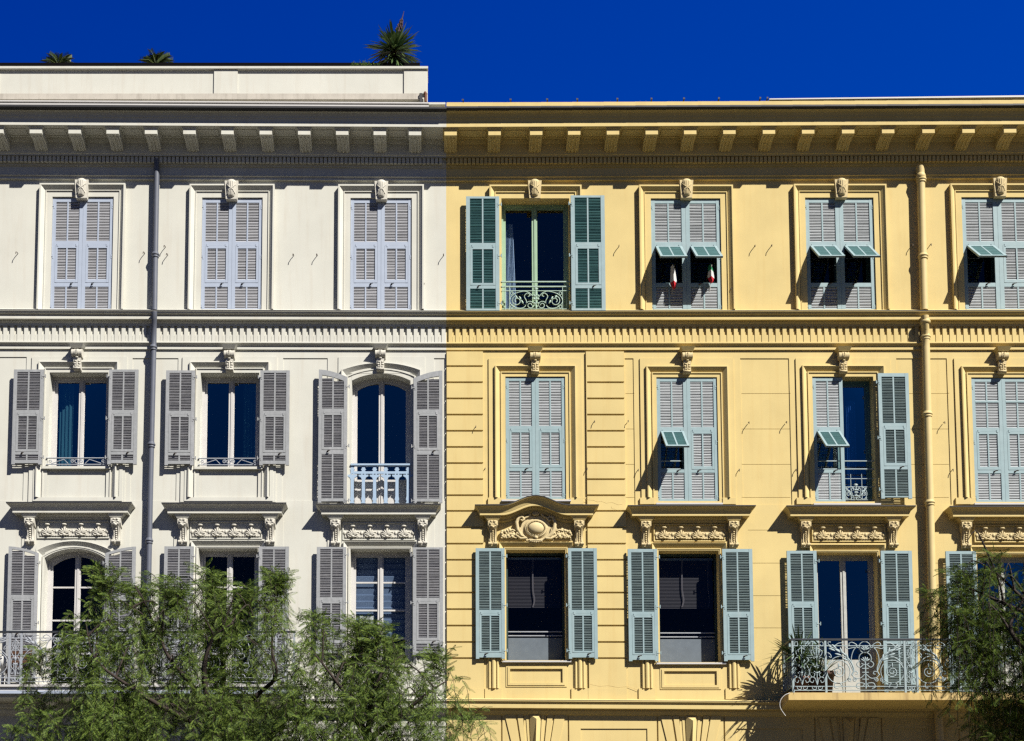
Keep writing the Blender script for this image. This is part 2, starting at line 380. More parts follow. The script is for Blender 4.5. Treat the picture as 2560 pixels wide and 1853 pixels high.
for c in (1233, 1449, 1617, 1834):
    m = MB()
    for off, r_ in ((-9, .03), (1, .055), (11, .03)):
        x = X(c + off, 1680, .05); m.tube([(x, -.045, Z(1721, .05)), (x, -.045, Z(1640, .05))], r_, 10)
    m.build('reeded_pilaster', YELLOW, YB)
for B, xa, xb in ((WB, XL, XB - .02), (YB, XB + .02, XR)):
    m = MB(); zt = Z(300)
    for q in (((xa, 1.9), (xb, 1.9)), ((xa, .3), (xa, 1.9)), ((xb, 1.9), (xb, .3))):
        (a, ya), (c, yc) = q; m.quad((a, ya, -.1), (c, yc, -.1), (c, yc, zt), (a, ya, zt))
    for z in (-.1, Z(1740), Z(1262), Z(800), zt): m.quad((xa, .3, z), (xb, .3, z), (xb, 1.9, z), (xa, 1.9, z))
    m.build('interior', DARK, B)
    m = MB(); m.box(xa, xb, -12, -1.95, -.1, Z(300)); m.box(xa, xb, -1.95, .6, Z(300) + .004, Z(300) + .05)
    m.build('roof', WHITE if B is WB else YELLOW, B)

# ---- main cornice
def tz(B, x): return .07 * (XB - x) / (XB - XL) if B is WB else .085 * (x - XB) / (XR - XB)
def tiltv(m, B, f=1.0): m.v = [(v[0], v[1], v[2] + f * tz(B, v[0])) for v in m.v]   # the eaves are not quite level
def cornice(B, xa, xb, m_, lip, tilt, mods, st):
    o = MB()
    zs = Z(317.5, .77)
    pr = [(-.01, Z(456)), (.06, Z(455.5)), (.06, Z(451.5)), (.035, Z(451)), (.08, Z(447)), (.03, Z(446)), (.03, Z(424)), (.07, Z(423)), (.07, Z(418)), (.10, Z(414)), (.09, Z(412)), (.10, Z(411)), (.10, Z(394.5)),
          (.19, Z(394, .19)), (.19, Z(390, .19)), (.21, Z(388, .21)), (.21, Z(362, .21)), (.24, Z(359, .24)), (.27, zs - .005), (.27, zs), (.77, zs)]
    o.sweep(pr, xa, xb)
    top = [(.77, zs), (.77, Z(309.2, .77)), (.74, Z(308.6, .74)), (.745, Z(304, .745)), (.76, Z(299, .76)), (.775, Z(297, .775)), (.78, Z(292, .78)), (.80, Z(285, .80)), (.86, Z(277, .86)), (.93, Z(lip + 5, .93)), (.945, Z(lip + 3, .945))]
    o.sweep(top, xa, xb)
    o.sweep([(.945, Z(lip + 3, .945)), (.0, Z(lip + 3, .945) + .12)], xa, xb)
    px = -340.0
    while px < 2960:                                  # dentils
        xx = X(px, 403, .13)
        if xa < xx < xb - .08: o.box(xx, xx + .066, .098, .165, Z(411, .13), Z(396, .165) + .01)
        px += 10.27
    for a, b_ in zip(mods, mods[1:]):                 # coffer frames on the soffit
        x0, x1 = X(a + 31, 330, .5) + .06, X(b_, 330, .5) - .06
        if x1 - x0 < .2 or x0 < xa or x1 > xb: continue
        for (p0, p1, q0, q1) in ((x0, x1, .34, .36), (x0, x1, .62, .64), (x0, x0 + .02, .36, .62), (x1 - .02, x1, .36, .62)):
            o.box(p0, p1, q0, q1, zs - .018, zs + .001)
    tiltv(o, B); c = o.build('cornice', m_, B)
    for a in mods:
        x0, x1 = X(a, 331, .71), X(a + 31, 331, .71)
        if not xa - .05 < x0 < xb: continue
        d = MB(); zt = zs - .05; zf1 = Z(338.5, .71)
        d.box(x0 - .03, x1 + .03, .21, .735, zs - .03, zs - .001); d.box(x0 - .015, x1 + .015, .21, .72, zs - .047, zs - .031)
        d.side([(.21, zs - .047), (.71, zs - .047), (.71, zf1), (.65, zf1 - .005), (.52, zf1 - .012), (.40, zf1 - .03), (.33, zf1 - .065), (.27, zf1 - .10), (.21, zf1 - .11)], x0, x1)
        for k in range(3):
            xx = x0 + (x1 - x0) * (.22 + .28 * k)
            d.tube([(xx, -.62, zf1 - .008), (xx, -.48, zf1 - .018), (xx, -.40, zf1 - .035), (xx, -.33, zf1 - .068), (xx, -.27, zf1 - .104), (xx, -.215, zf1 - .115)], .022, 6)
        d.ell(((x0 + x1) / 2, -.64, zf1 - .008), .02, .02, .015, 6, 4)
        tiltv(d, B); d.build('modillion', st, c)
    return c
MODW = [-22.5 - 95.5 * k for k in range(3, -1, -1)] + [74, 171, 266, 362, 458, 553, 649, 745, 840, 934, 1022]
MODY = [1111, 1221, 1325, 1420, 1517, 1614, 1710, 1808, 1907, 2005, 2105, 2205, 2306, 2406, 2510, 2612, 2712, 2812]
CW = cornice(WB, XL, XB, WHITE, 267.5, 0.0, MODW, WHITE)
CY = cornice(YB, XB, XR, YELLOW, 264, .075, MODY, YELLOW)

# ---- roof edge, parapet and gutters
ex = X(1069, 200, .4)
m = MB(); m.box(XL, ex, -.05, .40, Z(234, .4), Z(172, .4)); m.box(XL, ex, -.05, .38, Z(262, .4) - .1, Z(234, .4) - .001)
pp = m.build('parapet', WHITE, WB)
m = MB(); m.box(XL, ex + .01, -.08, .47, Z(171, .47), Z(165.5, .47)); m.build('coping', WHITE, pp)
for a, b_ in ((535, 594), (1010, 1067), (-60, -2)):
    m = MB(); m.box(X(a, 200, .43), X(b_, 200, .43), .401, .432, Z(234, .43), Z(175, .43)); m.build('pilaster', WHITE, pp)
m = MB(); m.box(XL, X(1048, 240, .47), .382, .475, Z(248, .475), Z(234, .475))
for a in (441, 735): m.box(X(a, 240, .48), X(a, 240, .48) + .006, .4755, .477, Z(248, .477), Z(235, .477))
m.build('plinth', WSTAIN, pp)
m = MB(); m.box(X(1049, 240, .5), X(1056, 240, .5), .40, .52, Z(256, .5), Z(234, .5)); m.build('gutter_bracket', LEAD, pp)
m = MB(); m.tube([P(1064, 255, .48), P(1064, 236, .48)], .035, 8); m.ell(P(1063, 234, .48), .04, .04, .05, 8, 5); m.build('terracotta_vent', TERRA, pp)
g = MB(); xa, xb = XL, X(1072, 262, .84)
g.box(xa, xb, .70, .94, Z(267, .94), Z(263.3, .94)); g.box(xa, xb, .60, .87, Z(259, .87), Z(256, .87))
tiltv(g, WB); g.build('roof_flashing', FRW, CW)
g = MB(); g.box(XL, XB, .64, .97, Z(271.5, .97), Z(267.6, .97)); g.box(XL, xb, .45, .83, Z(263, .83), Z(259.5, .83)); tiltv(g, WB); g.build('gutter', LEAD, CW)
g = MB(); z0 = Z(267, .95); n = 24
for k in range(n):
    a, c = XB + (XR - XB) * k / n, XB + (XR - XB) * (k + 1) / n; t0 = .085 * k / n
    g.box(a, c, .62, .93, z0 + t0 + .004, Z(256.5, .93) + t0)
g.build('roof_flashing', YELLOW, CY)
g = MB()
for k in range(n):
    a, c = XB + (XR - XB) * k / n, XB + (XR - XB) * (k + 1) / n; t0 = .085 * k / n
    g.box(a, c, .64, .97, z0 + t0 - .038, z0 + t0)
g.build('gutter', LEAD, CY)
g = MB(); a = X(1920, 250, .82)
g.prism([(a, Z(252, .9)), (XR, Z(241, .9)), (XR, Z(236, .9)), (a, Z(249.3, .9))], .5, .945); g.build('roof_edge_slab', FRW, CY)
for q in (1158, 1277, 1368, 1443, 1543, 1628, 1709, 1796, 1899, 1917):
    k = MB(); c = P(q, 255.5 - (q - 1158) * .0065, .80)
    k.box(c.x - .012, c.x + .012, .70, .90, c.z - .02, c.z + .012); k.box(c.x - .035, c.x - .015, .932, .94, c.z - .05, c.z - .01); k.build('roof_clip', LEAD, CY)

# ---- storey bands
def string_course(B, xa, xb, m_):
    o = MB()
    o.sweep([(0, Z(776) + .01), (.265, Z(777.6, .265)), (.265, Z(779.7, .265)), (.25, Z(780.5, .25)), (.235, Z(785, .235)), (.195, Z(789, .195)), (.17, Z(792, .17)), (.19, Z(792.6, .19)), (.19, Z(799.6, .19)), (.17, Z(800.5, .17)), (.10, Z(800.5, .17)), (.10, Z(806, .10)), (.07, Z(811, .07)), (.07, Z(817, .07)), (.015, Z(817.5, .015)), (.015, Z(856)),
             (.10, Z(856.3, .10)), (.10, Z(858.8, .10)), (.085, Z(859.4, .085)), (.05, Z(865, .05)), (.028, Z(868.5, .028)), (.04, Z(869, .04)), (.04, Z(875, .04)), (.015, Z(876, .015)), (.0, Z(877))], xa, xb)
    px = -340.0
    while px < 2960:
        x0, x1 = X(px, 838, .06), X(px + 9.6, 838, .06)
        if xa < x0 and x1 < xb:
            zb, zt = Z(856.2, .06), Z(816, .06)
            o.prism([(x0, zb), (x1, zb), (x1, zt), (x0, zt)], .0, .062)
            x2, x3 = x1 + .004, X(px + 17.0, 838, .06); xm = (x2 + x3) / 2; h = Z(838, .05); r = (x3 - x2) / 2
            if x3 < xb: o.prism([(x2, zb), (x3, zb), (x3, h - r)] + [(xm + r * math.cos(t), h - r + r * math.sin(t)) for t in (.5, 1.05, 1.57, 2.1, 2.64)] + [(x2, h - r)], .0, .05)
        px += 17.4
    tiltv(o, B, .55 if B is WB else .15); s = o.build('string_course', m_, B)
    m = MB(); m.box(xa, xb, .05, .272, Z(778.0, .27), Z(776.4, .27)); tiltv(m, B, .55 if B is WB else .15); m.build('flashing', LEAD, s)
    return s
string_course(WB, XL, XB, WHITE); string_course(YB, XB, XR, YELLOW)
def low_band(B, xa, xb, m_, tilt):
    o = MB()
    o.sweep([(0, Z(1747) + .02), (.26, Z(1749, .26)), (.26, Z(1752, .26)), (.245, Z(1753, .245)), (.22, Z(1757, .22)), (.205, Z(1759, .205)), (.215, Z(1759.5, .215)), (.215, Z(1769, .215)), (.19, Z(1770, .19)), (.10, Z(1770, .19)), (.10, Z(1778)), (.06, Z(1785)), (.03, Z(1787)), (0, Z(1790))], xa, xb, tilt, 8)
    s = o.build('band_course', m_, B)
    m = MB(); m.sweep([(.05, Z(1747.8, .265)), (.265, Z(1748.4, .265)), (.265, Z(1749.4, .265))], xa, xb, tilt, 8); m.build('flashing', LEAD, s)
low_band(WB, XL, XB, WHITE, 0); low_band(YB, XB, XR, YELLOW, -.10)

# voussoirs of the storey below the band
for c in (1337.5, 1727, 2120, 2520):
    m = MB(); zt, zb = Z(1786 + (c - 1337) * .012), Z(1900)
    def wedge(a0, a1, b0, b1, d): m.prism([(X(c + a0, 1786), zt), (X(c + a1, 1786), zt), (X(c + b1, 1900), zb), (X(c + b0, 1900), zb)], -.01, d)
    for s_ in (-1, 1):
        e = lambda a, b_: (a * s_, b_ * s_) if s_ > 0 else (b_ * s_, a * s_)
        for (a0, a1, b0, b1, d) in ((17, 23, 11, 15, .035), (31, 45, 20, 28, .05), (50, 76, 32, 49, .045)):
            wedge(*e(a0, a1), *e(b0, b1), d)
    x0, x1 = X(c - 14, 1786), X(c + 14, 1786); y0, y1 = X(c - 10, 1900), X(c + 10, 1900)
    v = [(x0, -.04, zt), (x1, -.04, zt), (y1, -.04, zb), (y0, -.04, zb), ((x0 + x1) / 2 + .02, -.15, zt - .12), ((y0 + y1) / 2, -.15, zb + .05), (x0, 0, zt), (x1, 0, zt)]
    m.add(v, [(0, 1, 4), (1, 2, 5, 4), (2, 3, 5), (3, 0, 4, 5), (0, 1, 7, 6)])
    m.build('voussoir', YELLOW, YB)

# ---- window surrounds and carved blocks
PXM = 1 / 112.0
def surround(B, o, prof, m_, zb=None):
    m = MB(); zb = o.zb if zb is None else zb
    ps = [(path(o.x0, o.x1, zb, o.zt, w, o.rise), d) for w, d in prof]
    for (a, da), (c, dc) in zip(ps, ps[1:]): m.band(a, da, c, dc)
    return m.build('window_surround', m_, B)
P1 = [(.275, 0), (.275, .11), (.24, .112), (.235, .10), (.155, .028), (.15, .045), (.132, .045), (.13, .02), (0.0, .02), (0.0, .0)]
P2 = [(.24, .029), (.24, .085), (.215, .09), (.205, .08), (.12, .003), (.11, .003), (.108, .035), (.085, .035), (.083, .012), (.0, .012), (0, 0)]
P3 = [(.20, .019), (.20, .03), (.155, .03), (.155, .085), (.15, .09), (.055, .0), (.05, .0), (.048, .035), (.025, .035), (.024, .022), (.0, .022), (0, 0)]
SUR = {}
for k, o in enumerate(W1): SUR['W1', k] = surround(WB, o, P1, WHITE)
for k, o in enumerate(Y1): SUR['Y1', k] = surround(YB, o, P1, YELLOW)
for k, o in enumerate(W2): SUR['W2', k] = surround(WB, o, P2, WHITE, Z(1245) if k < 2 else None)
for k, o in enumerate(Y2): SUR['Y2', k] = surround(YB, o, P2, YELLOW, Z(1246))
for k, o in enumerate(W3): SUR['W3', k] = surround(WB, o, P3, WHITE)
for k, o in enumerate(Y3): SUR['Y3', k] = surround(YB, o, P3, YELLOW)

def keystone(par, pxc, pyt, pyb, st):
    m = MB(); c = P(pxc, (pyt + pyb) / 2, .1); zt, zb = Z(pyt + 3, .13), Z(pyb, .13); h = zt - zb
    m.prism([(c.x - .125, zb), (c.x + .125, zb), (c.x + .155, zt), (c.x - .155, zt)], .0, .13)
    n = 9; pts = []
    for lev, (rx, rd, z) in enumerate(((.07, .04, zb + .05), (.075, .06, zb + .065), (.09, .072, zb + h * .5), (.10, .075, zt - .05), (.09, .06, zt - .005), (.055, .03, zt + .02))):
        pts.append([(c.x + rx * math.sin(t), -.125 - rd * math.cos(t), z) for t in [-1.5 + 3.0 * i / n for i in range(n + 1)]])
    vs = [p for r_ in pts for p in r_]; w = n + 1
    m.add(vs, [(j * w + i, j * w + i + 1, (j + 1) * w + i + 1, (j + 1) * w + i) for j in range(len(pts) - 1) for i in range(n)], True)
    m.add([(c.x, -.125, zb + .03)] + pts[0], [(0, i + 1, i + 2) for i in range(n)]); m.add([(c.x, -.125, zt + .02)] + pts[-1], [(0, i + 1, i + 2) for i in range(n)])
    for i in range(7):
        t = -1.2 + 2.4 * i / 6
        m.tube([(c.x + .075 * math.sin(t), -.125 - .062 * math.cos(t), zb + .07), (c.x + .091 * math.sin(t), -.125 - .074 * math.cos(t), zb + h * .5), (c.x + .101 * math.sin(t), -.125 - .077 * math.cos(t), zt - .05)], .007, 4)
    for s_ in (-1, 1):
        m.tube([(c.x - s_ * .10, -.15, zt - .10), (c.x - s_ * .04, -.197, zb + h * .57), (c.x + s_ * .04, -.197, zb + h * .44), (c.x + s_ * .09, -.15, zb + .11)], .013, 5)
    return m.build('keystone', st, par)
for k, (c, t, b_) in enumerate(((204.5, 446, 494.5), (579, 448.5, 497), (953.5, 449.5, 498))): keystone(SUR['W1', k], c, t, b_, WSTONE)
for k, (c, t, b_) in enumerate(((1337, 448, 495), (1716, 447, 494), (2103.5, 445.5, 493), (2500, 442, 490))): keystone(SUR['Y1', k], c, t, b_, YSTONE)

def console(par, pxc, pyt, st, mw):
    """scrolled keystone bracket under the storey band: flared cap, ribbed roll, leaf below"""
    m = MB(); c = P(pxc, pyt + 6, .25).x; z0 = Z(pyt + 1, .27)
    m.add([(c - .165, -.0, z0), (c + .165, 0, z0), (c + .165, -.27, z0), (c - .165, -.27, z0), (c - .10, -.0, z0 - .09), (c + .10, 0, z0 - .09), (c + .115, -.21, z0 - .09), (c - .115, -.21, z0 - .09)],
          [(0, 1, 2, 3), (3, 2, 6, 7), (1, 2, 6, 5), (0, 3, 7, 4), (4, 5, 6, 7)])
    cap = m.build('console_cap', mw, par)
    m = MB(); z1 = z0 - .09
    for s_, w, dd in ((-1, .04, 0), (0, .045, .012), (1, .04, 0)):
        xm = c + s_ * .075; pr = [(.02, z1)]
        for i in range(11):
            t = math.pi / 2 - i * (math.pi * 1.02) / 10
            pr.append((.12 + dd + .10 * math.cos(t), z1 - .09 + .09 * math.sin(t)))
        pr += [(.02, z1 - .18)]
        m.side(pr, xm - w, xm + w, True)
    for i in range(5): m.box(c - .012, c + .012, .225, .24, z1 - .04 - i * .026 - .008, z1 - .04 - i * .026)
    pr = [(.0, z1 - .17), (.13, z1 - .17), (.15, z1 - .21), (.12, z1 - .28), (.115, z1 - .36), (.135, z1 - .43), (.12, z1 - .47), (.0, z1 - .47)]
    m.side(pr, c - .085, c + .085, True)
    m.ell((c, -.15, z1 - .195), .04, .04, .022, 8, 5)
    for j in range(4):
        for s_ in (-1, 1):
            m.ell((c + s_ * (.035 + .012 * (j % 2)), -.125 - .01 * (j == 3), z1 - .27 - j * .055), .036, .028, .026, 6, 4)
    m.ell((c, -.135, z1 - .35), .018, .025, .11, 6, 5); m.ell((c, -.14, z1 - .44), .075, .03, .03, 8, 4)
    m.build('console', st, cap)
for k, (c, t) in enumerate(((190, 856), (572, 859), (950.5, 858))): console(SUR['W2', k], c, t, WSTONE, WHITE)
for k, (c, t) in enumerate(((1339, 864), (1720, 864), (2112, 864), (2511, 864))): console(SUR['Y2', k], c, t, YSTONE, YELLOW)

# ---- hoods over the low windows
def hood(B, pxl, pxr, py, m_, st, cons, panel, bell=None):
    dl = .37; xl, xr = X(pxl, py, dl) + dl, X(pxr, py, dl) - dl
    o = MB()
    pr = [(.02, Z(py + 46)), (.06, Z(py + 41, .06)), (.06, Z(py + 37, .06)), (.09, Z(py + 36, .09)), (.12, Z(py + 31, .12)), (.12, Z(py + 29, .12)), (.23, Z(py + 26.5, .24)), (.25, Z(py + 26.5, .25)), (.255, Z(py + 26, .255)), (.255, Z(py + 20.5, .255)),
          (.26, Z(py + 20, .26)), (.27, Z(py + 17, .27)), (.285, Z(py + 13, .285)), (.315, Z(py + 8, .315)), (.35, Z(py + 4, .35)), (.365, Z(py + 3, .365)), (.37, Z(py + 1.5, .37)), (.37, Z(py, .37)), (.02, Z(py, .37) + .03)]
    def st_pts(kind, x=None):
        r_ = []
        for d, z in pr:
            if kind == 'l0': r_.append((xl - d, -.0, z))
            elif kind == 'l1': r_.append((xl - d, -d, z))
            elif kind == 'r1': r_.append((xr + d, -d, z))
            elif kind == 'r0': r_.append((xr + d, -.0, z))
            else:
                e = 0 if bell is None else bell[2] * .5 * (1 + math.cos(math.pi * max(-1, min(1, (x - bell[0]) / bell[1]))))
                r_.append((x, -d, z + e))
        return r_
    sts = [st_pts('l0'), st_pts('l1')]
    if bell: sts += [st_pts('m', bell[0] - bell[1] + 2 * bell[1] * i / 28) for i in range(29)]
    sts += [st_pts('r1'), st_pts('r0')]
    n = len(pr)
    for a, b_ in zip(sts, sts[1:]): o.add(a + b_, [(i, i + 1, n + i + 1, n + i) for i in range(n - 1)])
    h = o.build('window_hood', m_, B)
    f = MB()
    for a, b_ in zip(sts[1:-1], sts[2:-1]):
        pa = [Vector(p) for p in a[-2:]]; pb = [Vector(p) for p in b_[-2:]]
        up = Vector((0, 0, .006)); fo = Vector((0, -.006, 0))
        f.quad(pa[0] + up + fo, pb[0] + up + fo, pb[1] + up, pa[1] + up); f.quad(pa[0] + up + fo, pb[0] + up + fo, pb[0] - up * 2 + fo, pa[0] - up * 2 + fo)
    f.build('flashing', LEAD, h)
    for c in cons:
        q = P(c, py + 40, .2).x; zt = Z(py + 38, .2); k = MB()
        za = Z(py + 28, .2)
        k.add([(q - .19, -.02, za), (q + .19, -.02, za), (q + .19, -.235, za), (q - .19, -.235, za), (q - .125, -.02, zt), (q + .125, -.02, zt), (q + .125, -.19, zt), (q - .125, -.19, zt)],
              [(0, 1, 2, 3), (3, 2, 6, 7), (1, 2, 6, 5), (0, 3, 7, 4), (4, 5, 6, 7)])
        k.build('bracket_cap', m_, h)
        k = MB(); w = .085
        k.side([(.01, zt), (.18, zt), (.20, zt - .03), (.205, zt - .09), (.185, zt - .15), (.14, zt - .20), (.10, zt - .28), (.085, zt - .38), (.10, zt - .46), (.115, zt - .50), (.10, zt - .545), (.06, zt - .565), (.01, zt - .57)], q - w, q + w, True)
        for s_ in (-1, 1):
            k.side([(.02, zt), (.17, zt), (.195, zt - .03), (.19, zt - .12), (.15, zt - .17), (.03, zt - .2)], q + s_ * (w + .012) - .014, q + s_ * (w + .012) + .014)
            for j in range(3): k.ell((q + s_ * (.035 + .02 * (j == 1)), -.20 + .008 * j, zt - .035 - j * .048), .036, .03, .028, 6, 4)
            k.tube([(q + s_ * .055, -.155, zt - .19), (q + s_ * .05, -.105, zt - .32), (q + s_ * .05, -.095, zt - .40), (q + s_ * .055, -.12, zt - .48)], .016, 5)
            k.tube([(q + s_ * .03, -.118, zt - .515), (q + s_ * .1, -.118, zt - .515)], .035, 8)
        k.ell((q, -.205, zt - .16), .035, .03, .03, 7, 4)
        for j in range(6): k.ell((q, -.125 + .006 * j, zt - .24 - j * .045), .028 - .001 * j, .03, .02, 6, 4)
        k.tube([(q - .09, -.07, zt - .55), (q + .09, -.07, zt - .55)], .03, 7)
        k.build('bracket', st, h)
    if panel:
        x0, x1 = X(panel[0], py + 70, .05), X(panel[1], py + 70, .05); z1, z0 = Z(py + 55, .04), Z(py + 85.5, .04)
        k = MB()
        for (a, c, e, g_) in ((x0 - .05, x1 + .05, z0 - .045, z0 - .02), (x0 - .05, x1 + .05, z1 + .05, z1 + .075), (x0 - .05, x0 - .025, z0 - .02, z1 + .05), (x1 + .025, x1 + .05, z0 - .02, z1 + .05)): k.box(a, c, .015, .05, e, g_)
        k.build('panel_frame', m_, h)
        k = MB(); L = x1 - x0
        k.box(x0, x1, .02, .05, z0 + .01, z0 + .17)
        for i in range(4):
            c = x0 + L * (i + .5) / 4 - .01; zz = z0
            k.ell((c, -.09, z1 - .02), .06, .045, .024, 8, 4); k.ell((c, -.06, z1 - .08), .03, .03, .07, 6, 4)
            for j in range(7):
                a = math.radians(-72 + 24 * j); ll = .10 if j != 3 else .12
                rot = Matrix.Rotation(a, 3, 'Y')
                k.ell(Vector((c, -.065, zz + .055)) + rot @ Vector((0, 0, ll * .75)), .02, .03, .07, 6, 5, rot)
            for s_ in (-1, 1):
                k.tube([(c + s_ * p_[0], -.07, zz + .035 + p_[1]) for p_ in ((.02, 0), (.06, -.015), (.10, 0), (.115, .03), (.095, .05), (.075, .035))], .016, 5)
                k.tube([(c + s_ * p_[0], -.06, zz + .10 + p_[1]) for p_ in ((.07, 0), (.10, .03), (.13, .035), (.145, .01))], .013, 5)
            k.ell((c, -.08, zz + .03), .04, .03, .03, 6, 4)
        for i in range(5): k.ell((x0 + L * i / 4, -.05, z0 + .11), .04, .025, .045, 7, 4)
        for i in range(26): k.ell((x0 + L * (i + .5) / 26, -.06, z0 + .012), .02, .02, .014, 5, 3)
        k.build('frieze_ornament', st, h)
    return h
hood(WB, 14.7, 330, 1255.5, WHITE, WSTONE, (73, 289), (99, 268))
hood(WB, 403.5, 716, 1257, WHITE, WSTONE, (456, 675), (481, 650))
hood(WB, 789.5, 1102.5, 1259.8, WHITE, WSTONE, (838.5, 1057), (862, 1032))
bc = X(1339.5, 1260, .37)
H3 = hood(YB, 1187, 1497.5, 1261.8, YELLOW, YSTONE, (1232.5, 1448.5), None, (bc, .75, .215))
hood(YB, 1569, 1890, 1263.5, YELLOW, YSTONE, (1616, 1836), (1640, 1808))
hood(YB, 1966, 2290, 1264.2, YELLOW, YSTONE, (2016, 2236), (2036, 2208))
hood(YB, 2374, 2705, 1265.5, YELLOW, YSTONE, (2418, 2645), (2442, 2612))
# carved cartouche under the curved hood
def cartouche():
    k = MB(); c = P(1339.5, 1322, .06); cx, cz = c.x, c.z
    for (a, e) in ((-.80, -.17), (.17, .80)): k.box(cx + min(a, e), cx + max(a, e), .02, .045, cz - .26, cz - .235)
    k.ell((cx, -.07, cz), .185, .11, .145, 20, 10)
    ring = lambda rx, rz, d, r, n=40: k.tube([(cx + rx * math.cos(2 * math.pi * i / n), -d, cz + rz * math.sin(2 * math.pi * i / n)) for i in range(n + 1)], r, 6, False)
    ring(.225, .18, .075, .03); ring(.262, .215, .05, .018)
    for i in range(34):
        a = 2 * math.pi * i / 34; k.ell((cx + .20 * math.cos(a), -.11, cz + .158 * math.sin(a)), .013, .014, .013, 5, 3)
    sh = [(-.20, -.27), (-.10, -.24), (0, -.28), (.10, -.24), (.20, -.27), (.30, -.16), (.34, .02), (.28, .20), (.17, .31), (0, .27), (-.17, .31), (-.28, .20), (-.34, .02), (-.30, -.16)]
    k.prism([(cx + a, cz + e) for a, e in sh], .02, .05)
    for s_ in (-1, 1):
        S_ = lambda pts: [(cx + s_ * a, -.08, cz + e) for a, e in pts]
        k.tube([Vector(p) for p in S_([(.20, -.22), (.33, -.16), (.41, -.02), (.43, .14), (.38, .25), (.30, .27), (.26, .21), (.30, .17), (.34, .20)])], [.02, .035, .045, .045, .04, .035, .03, .025, .02], 7)
        k.tube([Vector(p) for p in S_([(.12, .33), (.17, .27), (.25, .24), (.29, .19)])], .022, 6)
        for j in range(4): k.tube(S_([(.24 + .03 * j, -.20), (.33 + .03 * j, -.10), (.36 + .025 * j, .02)]), .016, 5)
        k.tube(S_([(.22, -.22), (.34, -.23), (.45, -.15), (.42, -.10), (.36, -.14)]), .03, 6)
        k.tube(S_([(.50, -.20), (.60, -.19), (.62, -.06), (.52, -.03), (.46, -.06)]), .02, 5)
        random.seed(3)
        for j in range(52):
            u = random.random(); a = .42 + .38 * u; e = -.20 + random.random() * (.24 - .12 * u)
            r_ = .022 + random.random() * .022; k.ell((cx + s_ * a, -.05 - random.random() * .03, cz + e), r_, r_, r_, 6, 4)
        for j in range(10): k.ell((cx + s_ * (.45 + .035 * j), -.07, cz - .215 + .012 * (j % 3)), .028, .03, .02, 6, 4, Matrix.Rotation(.6 * (j % 2), 3, 'Y'))
    for j in range(5):
        a = math.radians(-50 + 25 * j); rot = Matrix.Rotation(a, 3, 'Y'); k.ell(Vector((cx, -.06, cz + .29)) + rot @ Vector((0, 0, .06)), .03, .03, .06, 6, 5, rot)
    k.ell((cx, -.09, cz - .21), .05, .05, .045, 8, 5)
    for j in range(7): k.ell((cx - .12 + .04 * j, -.08, cz - .31 + .008 * abs(j - 3)), .03, .035, .028, 6, 4)
    k.tube([(cx - .15, -.08, cz - .26), (cx, -.09, cz - .275), (cx + .15, -.08, cz - .26)], .028, 6)
    k.build('cartouche', YSTONE, H3)
cartouche()
# ---- windows
def window(B, o, mf, gl, kind='two', rows=1, panel=0.0, d=-.26, zb=None, label=None):
    """two-leaf French window or one fixed light, set back in the opening"""
    m = MB(); zb = o.zb if zb is None else zb; T = lambda w: path(o.x0, o.x1, zb, o.zt, -w, o.rise)
    fw = .055
    m.band(T(0), d, T(fw), d); m.band(T(fw), d, T(fw), d - .03); cx = o.cx
    lw = .055 if kind == 'two' else .02
    if kind == 'two':
        m.band(T(fw), d - .03, T(fw + lw), d - .03); m.band(T(fw + lw), d - .03, T(fw + lw), d - .06)
        zt = o.zt - fw
        m.box(cx - .062, cx - .012, d - .07, d - .022, zb, zt); m.box(cx - .012, cx + .034, d - .07, d - .005, zb, zt); m.box(cx + .034, cx + .062, d - .07, d - .022, zb, zt)
        m.box(o.x0 + fw, cx - .062, d - .065, d - .03, zb, zb + .08); m.box(cx + .062, o.x1 - fw, d - .065, d - .03, zb, zb + .08)
        if not o.rise: m.box(o.x0 + fw, cx - .062, d - .066, d - .031, zt - .05, zt); m.box(cx + .062, o.x1 - fw, d - .066, d - .031, zt - .05, zt)
        if panel: m.box(o.x0 + fw + .01, cx - .06, d - .062, d - .036, zb + .05, zb + panel); m.box(cx + .06, o.x1 - fw - .01, d - .062, d - .036, zb + .05, zb + panel)
        for i in range(1, rows):
            z = zb + panel + (zt - zb - panel) * i / rows
            for a, c in ((o.x0 + fw + lw, cx - .062), (cx + .062, o.x1 - fw - lw)): m.box(a, c, d - .064, d - .034, z - .018, z + .018)
    else:
        m.box(o.x0 + fw, o.x1 - fw, d - .03, d, zb, zb + fw)
    w = m.build('window', mf, B)
    if label: w['label'] = label
    p = T(fw); k = MB(); k.add([(x, -(d - .055), z) for x, z in p], [tuple(range(len(p)))]); k.build('pane', gl, w)
    return w
def sill(par, o, m_, py, ov=.09, dd=.10, th=.05):
    m = MB(); z = Z(py, dd); m.box(o.x0 - ov, o.x1 + ov, -.34, dd, z - th, z); m.build('sill', m_, par)

